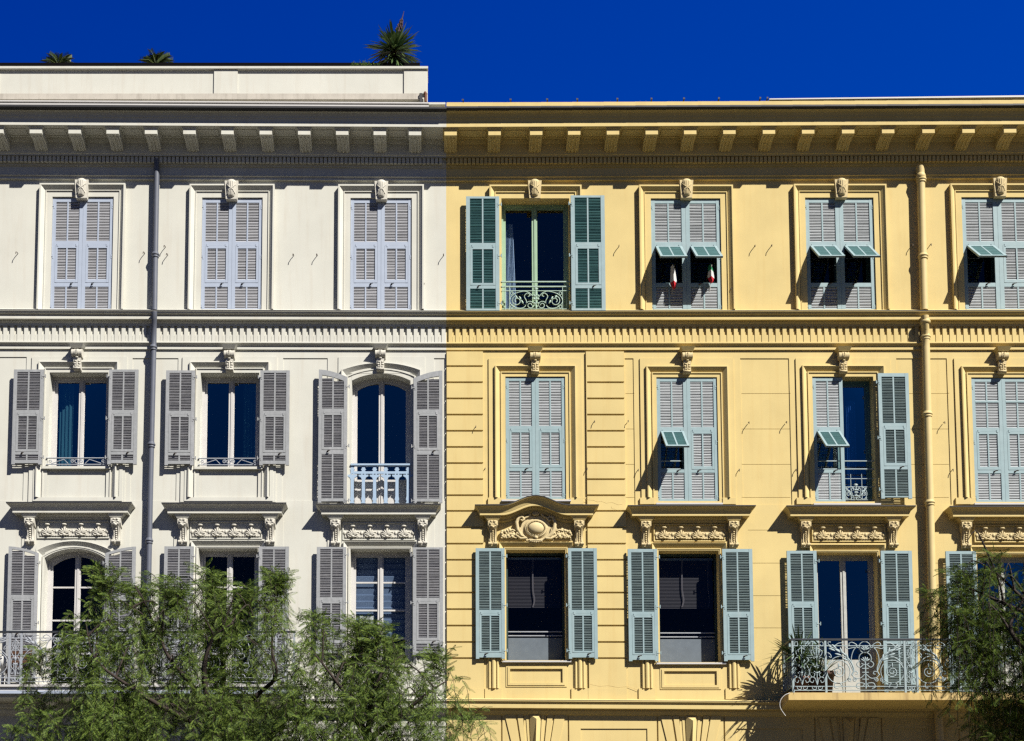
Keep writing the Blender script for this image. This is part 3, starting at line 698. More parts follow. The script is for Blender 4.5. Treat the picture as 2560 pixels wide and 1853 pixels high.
# ---- shutters
def shutter(B, x0, x1, z0, z1, df, mf, ms, lay, tilt, hinge=-1, rise=0.0, flap=None, legs=True, label=None, hw=True, seed=0):
    """louvred leaf. lay = (upper louvres, flap, flap louvres, lower louvres) as fractions from the top; tilt > 0: outer slat edge low"""
    rn = random.Random(seed + int(x0 * 1000)); th = .042; db = df - th; w, h = x1 - x0, z1 - z0; Zf = lambda f: z1 - f * h
    st = w * .115; cb = .032; m = MB(); xm = (x0 + x1) / 2
    up, fl, fll, lo = lay
    outer = (lambda x: 0.0)
    if rise:                                        # arched leaf: high on the outer side, low by the hinge
        s_ = hinge
        def outer(x):
            u = (x - x0) / w if s_ > 0 else (x1 - x) / w      # 0 outer .. 1 hinge
            return -rise * u ** 1.7
    def stile(a, c): m.add([(a, -db, z0), (c, -db, z0), (a, -df, z0), (c, -df, z0), (a, -db, z1 + outer(a)), (c, -db, z1 + outer(c)), (a, -df, z1 + outer(a)), (c, -df, z1 + outer(c))], [(0, 1, 5, 4), (2, 3, 7, 6), (0, 2, 6, 4), (1, 3, 7, 5), (4, 5, 7, 6), (0, 1, 3, 2)])
    stile(x0, x0 + st); stile(x1 - st, x1)
    i0, i1 = x0 + st, x1 - st
    dr = df - .003
    if rise:
        n = 8
        for i in range(n):
            a, c = i0 + (i1 - i0) * i / n, i0 + (i1 - i0) * (i + 1) / n; rh = up[0] * h
            m.add([(a, -db, z1 + outer(a) - rh), (c, -db, z1 + outer(c) - rh), (a, -dr, z1 + outer(a) - rh), (c, -dr, z1 + outer(c) - rh), (a, -db, z1 + outer(a)), (c, -db, z1 + outer(c)), (a, -dr, z1 + outer(a)), (c, -dr, z1 + outer(c))], [(0, 1, 5, 4), (2, 3, 7, 6), (4, 5, 7, 6), (0, 1, 3, 2)])
    else: m.box(i0, i1, db, dr, Zf(up[0]), z1)
    m.box(i0, i1, db, dr, Zf(fl[0]), Zf(up[1]))
    if lo: m.box(i0, i1, db, dr, Zf(lo[0]), Zf(fl[1])); m.box(i0, i1, db, dr, z0 + (.03 if legs else 0), Zf(lo[1]))
    else: m.box(i0, i1, db, dr, z0 + (.03 if legs else 0), Zf(fl[1]))
    m.box(xm - cb / 2, xm + cb / 2, db, df - .006, Zf(up[1]), Zf(up[0]) + (outer(xm) if rise else 0))
    if lo: m.box(xm - cb / 2, xm + cb / 2, db, df - .006, Zf(lo[1]), Zf(lo[0]))
    sh = m.build('shutter', mf, B)
    if label: sh['label'] = label
    def slats(k, a, c, zl, zh, xf=None, top=None):
        pitch = .037; chord = .036 if tilt > 0 else .042; n = max(2, round((zh - zl) / pitch)); pt = (zh - zl) / n
        for i in range(n):
            z = zl + (i + .5) * pt
            if top is not None and z > min(top(a), top(c)) - .012: continue
            t = (tilt if not xf else .68) * (1 + rn.uniform(-.10, .10) * (1 if tilt > 0 else 2)); ch = chord if not xf else .056; tk = .007 if tilt > 0 else .011
            ux, uz = math.cos(t) * ch / 2, -math.sin(t) * ch / 2; nx, nz = math.sin(t) * tk / 2, math.cos(t) * tk / 2
            dc = (df + db) / 2 - .003; e0, e1 = rn.uniform(-.002, .002), rn.uniform(-.002, .002)
            pr = [(dc - ux - nx, z - uz - nz), (dc + ux - nx, z + uz - nz), (dc + ux + nx, z + uz + nz), (dc - ux + nx, z - uz + nz)]
            vs = [(a, -d, zz + e0) for d, zz in pr] + [(c, -d, zz + e1) for d, zz in pr]
            if xf: vs = [xf(v) for v in vs]
            k.add(vs, [(i_, (i_ + 1) % 4, 4 + (i_ + 1) % 4, 4 + i_) for i_ in range(4)])
    k = MB()
    cols = ((i0, xm - cb / 2), (xm + cb / 2, i1))
    for a, c in cols:
        slats(k, a, c, Zf(up[1]), Zf(up[0]), None, (lambda x: z1 + outer(x) - up[0] * h) if rise else None)
    k.build('louvres', ms, sh)
    if lo:
        k = MB()
        for a, c in cols: slats(k, a, c, Zf(lo[1]), Zf(lo[0]))
        k.build('louvres', ms, sh)
    # hinged flap in the middle of the leaf
    fx0, fx1 = i0 + .004, i1 - .004; fs = st * .62; zt, zb = Zf(fl[0]) - .004, Zf(fl[1]) + .004
    xf = None
    if flap:
        ca, sa = math.cos(flap), math.sin(flap)
        def xf(v):
            d, z = -v[1] - df, v[2] - zt
            return (v[0], -(df + d * ca - z * sa), zt + z * ca + d * sa)
    k = MB(); q = MB()
    dfl = df + .004
    q.box(fx0, fx0 + fs, db + .004, dfl, zb, zt); q.box(fx1 - fs, fx1, db + .004, dfl, zb, zt)
    q.box(fx0 + fs, fx1 - fs, db + .004, dfl - .002, Zf(fll[0]), zt); q.box(fx0 + fs, fx1 - fs, db + .004, dfl - .002, zb, Zf(fll[1]))
    q.box(xm - cb / 2, xm + cb / 2, db + .004, dfl - .004, Zf(fll[1]), Zf(fll[0]))
    if xf: q.v = [xf(v) for v in q.v]
    fo = q.build('flap', mf, sh)
    for a, c in ((fx0 + fs, xm - cb / 2), (xm + cb / 2, fx1 - fs)): slats(k, a, c, Zf(fll[1]), Zf(fll[0]), xf)
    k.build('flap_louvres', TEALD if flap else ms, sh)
    if not hw: return sh
    k = MB(); hx = x1 if hinge > 0 else x0; s_ = 1 if hinge > 0 else -1
    for f in (.075, .52, .965 if legs is False else .93):
        z = Zf(f) + (outer(hx) if rise else 0)
        k = MB(); k.box(hx - s_ * .045 if s_ > 0 else hx + .02, hx - s_ * .02 if s_ > 0 else hx + .045, df, df + .006, z - .05, z + .05)
        k.tube([(hx - s_ * .03, -df - .004, z), (hx + s_ * .05, -df - .01, z)], .009, 5)
        k.tube([(hx + s_ * .045, -df - .008, z - .03), (hx + s_ * .045, -df - .01, z + .045)], .013, 5); k.build('hinge', mf, sh)
    for fx in (fx0 + .05, fx1 - .05): k = MB(); k.box(fx - .018, fx + .018, df, df + .01, Zf(fl[0]) - .03, Zf(fl[0]) + .03); k.build('flap_hinge', mf, sh)
    k = MB(); ly = Zf(fl[1]) - .035; lx = xm - hinge * .11
    k.tube([(lx, -df, ly), (lx + .005, -df - .045, ly), (lx + .06, -df - .05, ly + .01)], .011, 5); k.ell((lx, -df, ly), .025, .02, .018, 6, 4); k.build('latch', RUST if mf is not BLUEW else IROND, sh)
    return sh
L1 = ((.035, .383), (.418, .751), (.445, .722), (.786, .978))
LY1 = ((.018, .405), (.432, .772), (.46, .752), (.80, .972))
L2 = ((.025, .426), (.466, .868), (.494, .840), (.896, .952))
L2C = ((.04, .295), (.325, .605), (.345, .585), (.637, .968))
LY2 = ((.028, .400), (.43, .742), (.453, .717), (.768, .981))
L3 = ((.019, .47), (.505, .866), (.528, .84), (.895, .965))
LY3 = ((.028, .56), (.59, .944), (.613, .928), None)
L3D = ((.02, .36), (.385, .64), (.405, .62), (.66, .965))
TC, TO = math.radians(54), math.radians(-42)
def leaf(B, px0, px1, pyt, pyb, df, *a, **k):
    ym = (pyt + pyb) / 2
    return shutter(B, X(px0, ym, df), X(px1, ym, df), Z(pyb, df), Z(pyt, df), df, *a, **k)
def closed_pair(B, o, mf, ms, lay, flaps=(None, None), zb=None, labels=(None, None)):
    g = .004; zb = (o.zb + .006) if zb is None else zb
    a = shutter(B, o.x0 + g, o.cx - .002, zb, o.zt - .012, -.012, mf, ms, lay, TC, -1, flap=flaps[0], legs=False, label=labels[0])
    return a, shutter(B, o.cx + .002, o.x1 - g, zb, o.zt - .012, -.012, mf, ms, lay, TC, 1, flap=flaps[1], legs=False, label=labels[1])
FA = math.radians(49)
for o in W1: closed_pair(WB, o, BLUEW, BLUES, L1)
# white building, middle row: open
for a in ((33, 108.6, 345 - 73, 345, 923.8, 1161), (414.8, 487.5, 651, 724.7, 926, 1163)):
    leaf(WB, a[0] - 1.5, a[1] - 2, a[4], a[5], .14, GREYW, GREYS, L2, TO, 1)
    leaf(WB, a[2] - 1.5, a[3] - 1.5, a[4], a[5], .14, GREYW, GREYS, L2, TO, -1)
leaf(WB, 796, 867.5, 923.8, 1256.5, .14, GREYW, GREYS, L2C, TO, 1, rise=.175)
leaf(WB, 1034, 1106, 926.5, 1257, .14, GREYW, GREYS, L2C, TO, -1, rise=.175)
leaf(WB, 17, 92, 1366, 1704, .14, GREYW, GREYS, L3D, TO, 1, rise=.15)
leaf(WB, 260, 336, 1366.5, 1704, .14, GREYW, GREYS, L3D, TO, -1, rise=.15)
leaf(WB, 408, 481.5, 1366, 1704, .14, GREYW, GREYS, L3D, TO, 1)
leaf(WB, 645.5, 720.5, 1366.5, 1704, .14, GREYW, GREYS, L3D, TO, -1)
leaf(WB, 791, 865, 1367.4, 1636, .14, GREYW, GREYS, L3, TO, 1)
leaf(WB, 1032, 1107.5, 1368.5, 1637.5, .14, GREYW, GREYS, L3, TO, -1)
# yellow building
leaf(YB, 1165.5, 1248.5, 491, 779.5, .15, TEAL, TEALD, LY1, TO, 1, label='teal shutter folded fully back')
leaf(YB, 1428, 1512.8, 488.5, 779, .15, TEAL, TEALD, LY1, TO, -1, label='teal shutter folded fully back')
PF = 'shutter with its lower flap propped open'
closed_pair(YB, Y1[1], TEAL, TEALS, L1, (FA, FA), labels=(PF, PF))
closed_pair(YB, Y1[2], TEAL, TEALS, L1, (FA, FA), labels=(PF, PF))
closed_pair(YB, Y1[3], TEAL, TEALS, L1, (FA, None), labels=(PF, None))
closed_pair(YB, Y2[0], TEAL, TEALS, LY2)
closed_pair(YB, Y2[1], TEAL, TEALS, LY2, (FA, None), labels=(PF, None))
o = Y2[2]
shutter(YB, o.x0 + .004, o.cx - .002, o.zb + .006, o.zt - .012, -.012, TEAL, TEALS, LY2, TC, -1, flap=FA, legs=False, label=PF)
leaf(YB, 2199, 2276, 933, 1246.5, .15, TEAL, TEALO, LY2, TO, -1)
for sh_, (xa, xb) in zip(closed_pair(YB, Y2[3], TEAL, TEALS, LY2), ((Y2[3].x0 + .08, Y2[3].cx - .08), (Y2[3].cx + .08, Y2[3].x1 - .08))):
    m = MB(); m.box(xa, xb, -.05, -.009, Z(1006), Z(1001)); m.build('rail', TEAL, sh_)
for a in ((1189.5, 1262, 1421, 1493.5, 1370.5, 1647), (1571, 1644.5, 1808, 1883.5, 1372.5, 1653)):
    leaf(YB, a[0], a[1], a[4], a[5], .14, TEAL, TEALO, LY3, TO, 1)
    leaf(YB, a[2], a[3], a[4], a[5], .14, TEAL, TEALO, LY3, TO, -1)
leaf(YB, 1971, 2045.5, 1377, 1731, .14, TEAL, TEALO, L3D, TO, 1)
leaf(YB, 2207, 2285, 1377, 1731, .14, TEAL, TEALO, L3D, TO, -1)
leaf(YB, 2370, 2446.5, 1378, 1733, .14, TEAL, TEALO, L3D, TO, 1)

# ---- windows in place, with their sills and little railings
def rail_scrolls(m, x0, x1, z0, z1, d, r=.011):
    cx = (x0 + x1) / 2; L = (x1 - x0) / 2
    m.tube([(x0, -d, z1), (x1, -d, z1)], r * 1.4, 4); m.tube([(x0, -d, z0), (x1, -d, z0)], r * 1.2, 4)
    h = z1 - z0; zc = (z0 + z1) / 2
    Q = lambda pts: [(x, -d, z) for x, z in pts]
    m.tube(Q([(cx + h * .3 * math.cos(2 * math.pi * i / 14), zc + h * .3 * math.sin(2 * math.pi * i / 14)) for i in range(15)]), r, 4, False)
    for s_ in (-1, 1):
        m.tube(Q([(cx + s_ * (h * .65) + s_ * (px_ - 0), z) for px_, z in spiral(0, zc, h * .32, math.pi, -1.3, .3)]), r, 4)
        m.tube(Q([(cx + s_ * L * .28, z0 + h * .15), (cx + s_ * L * .42, z1 - h * .2), (cx + s_ * L * .70, z0 + h * .35), (cx + s_ * L * .84, z0 + h * .12)]), r, 4)
        m.tube(Q([(cx + s_ * L * .86 + s_ * px_, z) for px_, z in spiral(0, zc, h * .28, -1.4, 1.2, .3)]), r, 4)
for k, o in enumerate(W2):
    w = window(WB, o, FRW, GLASS, 'two', panel=0 if k < 2 else .66, d=-.26)
    if k < 2:
        sill(w, o, WHITE, 1165.5 + k, .1, .075, .055)
        m = MB(); rail_scrolls(m, o.x0 - .02, o.x1 + .02, Z(1161.5 + k, .03), Z(1145.5 + k, .03), .03); m.build('railing', IRONW, w)
    else:                                            # cast balustrade
        m = MB(); zt, zb = Z(1160, .02), Z(1258, .02); x0, x1 = o.x0 - .015, o.x1 + .005; d0, d1 = -.02, .02
        m.box(x0, x1, -.05, .05, zt - .04, zt); n = 5.0; pt = (x1 - x0) / (n + .35)
        zb1, zb2 = zt - .04, zt - .225
        m.box(x0, x1, d0, d1, zb2, zb2 + .055); m.box(x0, x1, d0, d1, zb1 - .012, zb1 - .0005)
        for i in range(6):
            c = x0 + pt * (i + .14)
            m.prism([(c - .05, zb2 + .055), (c + .05, zb2 + .055), (c + .03, zb2 + .075), (c + .055, zb2 + .10), (c + .028, zb2 + .135), (c + .05, zb1 - .012), (c - .05, zb1 - .012), (c - .028, zb2 + .135), (c - .055, zb2 + .10), (c - .03, zb2 + .075)], d0, d1)
            m.prism([(c - .055, zb), (c + .055, zb), (c + .03, zb + .05), (c + .05, zb + .085), (c + .036, zb + .16), (c + .034, zb2 - .14), (c + .055, zb2 - .085), (c + .11, zb2 - .055), (c + .11, zb2 - .022), (c - .11, zb2 - .022), (c - .11, zb2 - .055), (c - .055, zb2 - .085), (c - .034, zb2 - .14), (c - .036, zb + .16), (c - .05, zb + .085), (c - .03, zb + .05)], d0, d1)
            m.box(c - .05, c - .02, d0, d1, zb2 - .022, zb2); m.box(c + .02, c + .05, d0, d1, zb2 - .022, zb2)
        m.build('railing', IRONB, w)
window(WB, W3[0], FRW, GLASS2, 'two', 4, d=-.26, label='arched French window')
window(WB, W3[1], FRW, GLASS2, 'two', 4, d=-.26)
w3c = window(WB, W3[2], FRW, GLASS2, 'two', 4, d=-.26)
sill(w3c, W3[2], WHITE, 1660, .1, .075, .055)
w = window(YB, Y1[0], FRG, GLASS3, 'two', d=-.26)
sill(w, Y1[0], FRW, 776.2, .02, .13, .03)
def iron_panel(m, x0, x1, z0, z1, d, r=.011):
    cx = (x0 + x1) / 2; L = (x1 - x0) / 2; h = z1 - z0
    Q = lambda pts, s_: [(cx + s_ * u * L, -d, z0 + v * h) for u, v in pts]
    for s_ in (-1, 1):
        ratio = h / L
        def sp(u, v, rr, a0, tn): return Q([(u + (a - 0) * 1.0, v + b_ / ratio) for a, b_ in [(q[0], q[1]) for q in spiral(0, 0, rr, a0, tn, .3)]], s_)
        m.tube(Q([(u, v) for u, v in cat_rom2([(.04, .55), (.25, .92), (.5, 1.0), (.85, .82), (1.0, .45), (.85, .12), (.6, 0.02), (.42, .12), (.36, .42), (.44, .72), (.32, .9), (.22, .78), (.3, .7)])], s_), r, 4)
        m.tube(sp(.22, .20, .17, 0, 1.5), r, 4); m.tube(sp(.72, .45, .2, 1.57, -1.4), r, 4); m.tube(sp(.9, .9, .09, 3.1, 1.2), r * .9, 4); m.tube(sp(.9, .1, .09, 3.1, -1.2), r * .9, 4)
        for u, v in ((.60, .62), (.74, .68), (.52, .4)): m.ell((cx + s_ * u * L, -d, z0 + v * h), .022, .015, .05, 5, 4, Matrix.Rotation(s_ * .5, 3, 'Y'))
        for v in (.3, .55, .75): m.ell((cx + s_ * .07 * L, -d - .01, z0 + v * h), .035, .02, .022, 6, 4)
    m.tube([(cx, -d, z0), (cx, -d, z1 + h * .12)], r * 1.6, 5); m.ell((cx, -d, z1 + h * .16), .05, .02, .03, 7, 4)
def cat_rom2(p, k=5): return [(v.x, v.z) for v in cat_rom([(a, 0, b_) for a, b_ in p], k)]
m = MB(); o = Y1[0]
for py in (703, 715): m.box(o.x0 - .01, o.x1 + .01, .0, .035, Z(py + 2.6, .03), Z(py, .03))
for py in (727.5, 773): m.tube([(o.x0, -.03, Z(py, .03)), (o.x1, -.03, Z(py, .03))], .011, 4)
for q in (.05, .95, .11, .89): m.tube([(o.x0 + (o.x1 - o.x0) * q, -.03, Z(776, .03)), (o.x0 + (o.x1 - o.x0) * q, -.03, Z(715, .03))], .010, 4)
iron_panel(m, o.x0 + .17, o.x1 - .17, Z(772, .03), Z(729, .03), .03)
m.build('railing', IRONG, w)
for k in (1, 2, 3):                                   # open flaps show the rails and the dark window behind
    o = Y1[k]; w = window(YB, o, FRD, GLASS2, 'two', d=-.26)
    m = MB()
    for py in (703, 715): m.box(o.x0 - .01, o.x1 + .01, -.12, -.085, Z(py + 2.2), Z(py))
    m.build('railing', FRT, w); sill(w, o, FRW, 776.2, .02, .13, .03)
for k in (1, 2):
    o = Y2[k]; w = window(YB, o, FRT, GLASS, 'two', d=-.26)
    sill(w, o, FRW, 1256 + k, .06, .11, .035)
    m = MB()
    for py in (1148, 1168): m.box(o.x0 - .01, o.x1 + .01, -.115, -.09, Z(py + 2.2), Z(py))
    if k == 2:
        m.box(o.cx, o.x1, -.11, -.098, Z(1194), Z(1192.5)); m.box(o.cx, o.x1, -.11, -.098, Z(1214.5), Z(1213)); m.box(o.cx, o.x1, -.11, -.098, Z(1247), Z(1245.5))
        for q in (.22, .58): m.tube([(o.cx + (o.x1 - o.cx) * q, .10, Z(1247)), (o.cx + (o.x1 - o.cx) * q, .10, Z(1182))], .009, 4)
        iron_panel(m, o.cx + .02, o.x1 - .18, Z(1246), Z(1214), -.10, .010)
    m.build('railing', IRON, w)
sill(YB and window(YB, Y2[0], FRT, GLASS, 'two', d=-.26), Y2[0], FRW, 1249, .1, .10, .035)
sill(window(YB, Y2[3], FRT, GLASS, 'two', d=-.26), Y2[3], FRW, 1257.5, .06, .11, .035)
YW = []
for k in (0, 1):
    o = Y3[k]; w = window(YB, o, FRD, GLASS2, 'one', d=-.27); YW.append(w)
    sill(w, o, FRW, 1651.5 + 5 * k, .1, .10, .035)
    m = MB(); m.box(o.x0 + .055, o.x1 - .055, -.318, -.312, o.zb + .055, Z(1594 + 3 * k, -.26)); m.build('frosted_film', FROST, w)
    m = MB()
    for py in (1577, 1587): m.box(o.x0 + .055, o.x1 - .055, -.32, -.312, Z(py + 3 * k + 2.6, -.26), Z(py + 3 * k, -.26))
    m.build('glazing_bar', IRONW, w)
window(YB, Y3[2], FRC, GLASS, 'two', 1, .82, d=-.26, label='French door with white lower panels')
window(YB, Y3[3], FRC, GLASS, 'two', 1, .82, d=-.26)

# ---- drainpipes
def drainpipe(B, segs, r, m_, d, collars):
    for pts in segs:
        m = MB(); pp_ = [P(x, y, dd) for x, y, dd in pts]; m.tube(pp_, r, 14); dp = m.build('drainpipe', m_, B)
        ys = [p[1] for p in pts]
        for (x, y) in collars:
            if min(ys) - 1 <= y <= max(ys) + 1:
                c = P(x, y, d); k = MB()
                k.lathe((c.x, c.y, c.z), [(r, -.075), (r + .014, -.07), (r + .018, -.055), (r + .014, -.04), (r + .01, -.02), (r + .026, -.015), (r + .03, .0), (r + .026, .015), (r + .01, .02), (r + .012, .045), (r, .06)], 16)
                k.build('pipe_collar', m_, dp)
drainpipe(WB, [[(391.5, 399, .16), (392, 430, .13), (388.5, 640, .13), (386.5, 776, .13)], [(386, 779, .29), (385.5, 800, .25), (385, 818, .15), (384.5, 860, .13), (376.5, 1200, .13), (371, 1470, .13), (366, 1720, .13)]], .062, PIPEG, .13, ((388.5, 637), (383.5, 869), (378.5, 1112), (373, 1352)))
drainpipe(YB, [[(2300, 416, .17), (2302, 440, .14), (2307, 640, .14), (2310.5, 776, .14)], [(2312, 790, .27), (2312, 812, .25), (2313, 825, .16), (2314.5, 870, .14), (2319, 1050, .14), (2325, 1270, .14), (2330, 1470, .14), (2335, 1735, .14)]], .088, PIPEY, .14, ((2303, 450), (2307.5, 641), (2313.5, 843), (2318, 1036), (2324, 1257), (2329.5, 1485)))
drainpipe(YB, [[(2345, 1772, .15), (2350, 1853, .14), (2356, 2000, .14)]], .088, PIPEY, .14, ((2350, 1858),))
for pts in (((1458, 1246), (1472, 1250), (1484, 1251), (1493, 1255), (1503, 1253), (1515, 1258), (1530, 1256), (1545, 1262), (1556, 1261)), ((1528, 1266), (1530, 1272), (1540, 1273)), ((1475, 1711), (1500, 1716), (1520, 1714), (1545, 1719), (1570, 1716), (1595, 1726))):
    k = MB(); k.tube([P(x, y, .045) for x, y in pts], .003, 4); k.build('crack', YSTAIN, YB)
for a in ((2313, 804, .25),):
    k = MB(); c = P(*a); k.lathe((c.x, c.y, c.z), [(.09, -.06), (.11, -.05), (.115, 0), (.10, .02), (.07, .1), (.05, .13), (0, .135)], 16); k.build('pipe_hopper', PIPEY, YB)
k = MB(); c = P(2301.5, 437, .15); k.lathe((c.x, c.y, c.z), [(.088, -.1), (.115, -.06), (.10, .0), (.06, .06), (.058, .14)], 14); k.build('pipe_hopper', PIPEY, YB)

# ---- shutter stays left sticking out of the wall
HOOKS = [(41, 632, WB), (359, 632, WB), (411, 616, WB), (417, 636, WB), (733, 637, WB), (792, 637, WB), (1109, 637, WB),
         (1548, 615, YB), (1888, 615, YB), (1930, 614, YB), (2282, 613, YB), (2328, 612, YB), (1190, 1067, YB), (1487, 1054, YB), (1571, 1053, YB), (1873, 1057, YB), (1967, 1056, YB), (2362, 1057, YB),
         (1213, 1171, YB), (1469, 1171, YB), (1597, 1174, YB), (1850, 1174, YB), (1992, 1174, YB), (2385, 1174, YB), (305, 706, WB), (92, 704, WB), (470, 710, WB), (847, 708, WB), (1060, 708, WB), (1607, 722, YB), (1829, 720, YB), (1995, 722, YB)]
for px, py, B in HOOKS:
    k = MB(); c = P(px, py, .1); ln = .12 if py < 700 or 1040 < py < 1100 else .07
    k.tube([(c.x + .004, .0, c.z + .03), (c.x, -ln * .6, c.z + .03), (c.x - .004, -ln, c.z + .012), (c.x - .008, -ln - .005, c.z - .035)], .0085, 5); k.build('shutter_stay', RUST, B)

# ---- balconies with wrought-iron railings
def lyre(m, x0, x1, z0, z1, d, r=.0105):
    cx, L, h = (x0 + x1) / 2, (x1 - x0) / 2, z1 - z0
    for s_ in (-1, 1):
        Q = lambda pts: [(cx + s_ * u * L, -d, z0 + v * h) for u, v in cat_rom2(pts)]
        m.tube(Q([(.45, .97), (.8, .98), (.92, .93), (.75, .89), (.5, .92), (.55, .96)]), r, 4)
        m.tube(Q([(.05, .86), (.45, .80), (.15, .70), (.1, .66), (.55, .70), (.75, .78), (.4, .83)]), r, 4)
        m.tube(Q([(.3, .64), (.7, .66), (.9, .60), (.3, .50), (.05, .46)]), r, 4)
        m.tube(Q([(.05, .44), (.6, .50), (.95, .40), (.9, .30), (.5, .26), (.3, .32), (.55, .35)]), r, 4)
        m.tube(Q([(.05, .12), (.3, .24), (.85, .25), (.95, .18), (.6, .15), (.45, .2)]), r, 4)
        m.tube(Q([(.7, .08), (.6, .02), (.2, .01), (.15, .06), (.45, .06)]), r, 4)
        m.ell((cx + s_ * .25 * L, -d, z0 + .36 * h), .02, .014, .035, 5, 4, Matrix.Rotation(s_ * .8, 3, 'Y'))
    m.tube([(cx, -d, z0 + .1 * h), (cx, -d, z0 + .9 * h)], [r * 1.2, r * 1.6, ][0], 4)
    m.ell((cx, -d, z0 + .47 * h), .022, .018, .06, 6, 5); m.ell((cx, -d, z0 + .35 * h), .03, .018, .02, 6, 4)
def bigpanel(m, x0, x1, z0, z1, d, r=.0115):
    cx, L, h = (x0 + x1) / 2, (x1 - x0) / 2, z1 - z0
    def Q(pts, s_, k=5): return [(cx + s_ * u * L, -d, z0 + v * h) for u, v in cat_rom2(pts, k)]
    def C(u, v, rad, s_, a0=0, turns=1.0, r1=1.0, n=20): return [(cx + s_ * u * L + s_ * a, -d, z0 + v * h + b_) for a, b_ in spiral(0, 0, rad, a0, turns, r1, n)]
    for s_ in (-1, 1):
        m.tube(C(.70, .37, h * .235, s_, 0, 1.0), r, 4, False)
        m.tube(C(.70, .37, h * .13, s_, 1.57, 1.9, .15, 26), r, 4)
        m.tube(Q([(.36, .30), (.30, .42), (.40, .60), (.62, .78), (.92, .88)], s_), r * 1.5, 5)
        m.tube(Q([(.30, .36), (.50, .66), (.78, .66), (.97, .52)], s_), r, 4)
        for t, (u, v, a) in enumerate(((.46, .66, .2), (.56, .74, .9), (.62, .80, .3), (.72, .80, 1.0), (.80, .88, .8), (.52, .62, 1.2), (.70, .72, 1.3), (.86, .82, 1.2))):
            m.ell((cx + s_ * u * L, -d - .012, z0 + v * h), .022, .012, .075, 6, 5, Matrix.Rotation(s_ * a, 3, 'Y'))
        m.tube(Q([(.02, .32), (.14, .24), (.30, .26), (.34, .34), (.24, .38), (.20, .33), (.26, .32)], s_), r, 4)
        m.tube(Q([(.04, .52), (.14, .46), (.22, .52), (.16, .58), (.10, .54)], s_), r, 4)
        m.tube(Q([(.30, .40), (.36, .62), (.30, .80), (.20, .90), (.33, .97), (.42, .93), (.36, .89)], s_), r, 4)
        m.tube(Q([(.12, .80), (.16, .86), (.30, .86), (.44, .84), (.50, .88)], s_), r, 4)
        m.tube(Q([(.55, .96), (.68, .95), (.80, .90), (.94, .92), (.95, .98), (.88, .97)], s_), r, 4)
        m.tube(Q([(.97, .76), (.90, .72), (.88, .66), (.94, .68)], s_), r, 4)
        m.tube(C(.42, .205, h * .045, s_, 0, 1.4, .3, 14), r, 4); m.tube(C(.28, .205, h * .045, s_, 3.14, -1.4, .3, 14), r, 4)
        m.tube(Q([(.10, .06), (.04, .13), (.2, .14), (.24, .06), (.16, .03)], s_), r, 4); m.tube(Q([(.60, .05), (.66, .13), (.80, .13), (.80, .05), (.72, .04)], s_), r, 4)
        m.ell((cx + s_ * .70 * L, -d - .01, z0 + .5 * h), .016, .014, .06, 5, 4)
    for v, rad in ((.87, .115), (.64, .125)):
        m.tube([(cx + rad * h * math.cos(2 * math.pi * i / 18), -d, z0 + v * h + rad * h * math.sin(2 * math.pi * i / 18)) for i in range(19)], r, 4, False)
        for j in range(5):
            a = math.radians(-56 + 28 * j); rot = Matrix.Rotation(a, 3, 'Y'); m.ell(Vector((cx, -d - .01, z0 + (v - .07) * h)) + rot @ Vector((0, 0, .065)), .018, .014, .055, 5, 4, rot)
    m.tube([(cx, -d, z0 + .03 * h), (cx, -d, z0 + .6 * h)], r * 1.5, 5)
    for v in (.36, .44, .22): m.box(cx - .07, cx + .07, d - .01, d + .012, z0 + v * h - .008, z0 + v * h + .008)
def railing_run(par, pxs, kinds, py_top, py_bot, d, mi, side_left=None, mtop=None):
    zt, zb = Z(py_top, d), Z(py_bot, d); xs = [X(p, (py_top + py_bot) / 2, d) for p in pxs]
    m = MB()
    for x in xs: m.box(x - .022, x + .022, d - .02, d + .02, zb - .02, zt - .02)
    for f in (.03, .105, .88): m.box(xs[0], xs[-1], d - .009, d + .009, zb + f * (zt - zb) - .008, zb + f * (zt - zb) + .008)
    for (a, c), k in zip(zip(xs, xs[1:]), kinds):
        z0, z1 = zb + .035 * (zt - zb), zt - .03
        if k > 0:
            for i in range(k): lyre(m, a + .03 + (c - a - .06) * i / k, a + .03 + (c - a - .06) * (i + 1) / k, z0, z1, d)
        else: bigpanel(m, a + .025, c - .025, z0, z1, d)
    if side_left is not None:                          # return to the wall
        x = side_left
        for f in (.03, .105, .88): m.box(x - .008, x + .008, .02, d - .021, zb + f * (zt - zb) - .008, zb + f * (zt - zb) + .008)
        for dd in (.12, .30, .48, .66):
            for s_ in (-1, 1):
                m.tube([(x, -(dd + .08 * s_ * q[0]), zb + q[1] * (zt - zb)) for q in ((0, .1), (1, .2), (.9, .35), (.1, .46), (.9, .6), (.6, .72), (.1, .76), (.5, .86))], .0105, 4)
            m.tube([(x, -dd, zb + .1 * (zt - zb)), (x, -dd, zb + .9 * (zt - zb))], .013, 4)
    rl = m.build('railing', mi, par)
    m = MB(); m.box(xs[0] - .03, xs[-1] + .03, d - .03, d + .03, zt - .019, zt + .018)
    if side_left is not None: m.box(side_left - .025, side_left + .025, .02, d - .031, zt - .019, zt + .018)
    m.build('handrail', IROND, par)
DB = .92
zt = Z(1731.5, DB); m = MB(); xa, xb = X(1971.5, 1740, DB), XR - .4
m.box(xa, xb, DB - .12, DB, Z(1750, DB), zt); m.box(xa, xb, .0, DB - .12, Z(1750, DB) + .01, zt - .004)
fr = m.build('balcony', YSTAIN, YB)
m = MB(); zs_ = Z(1750, DB)
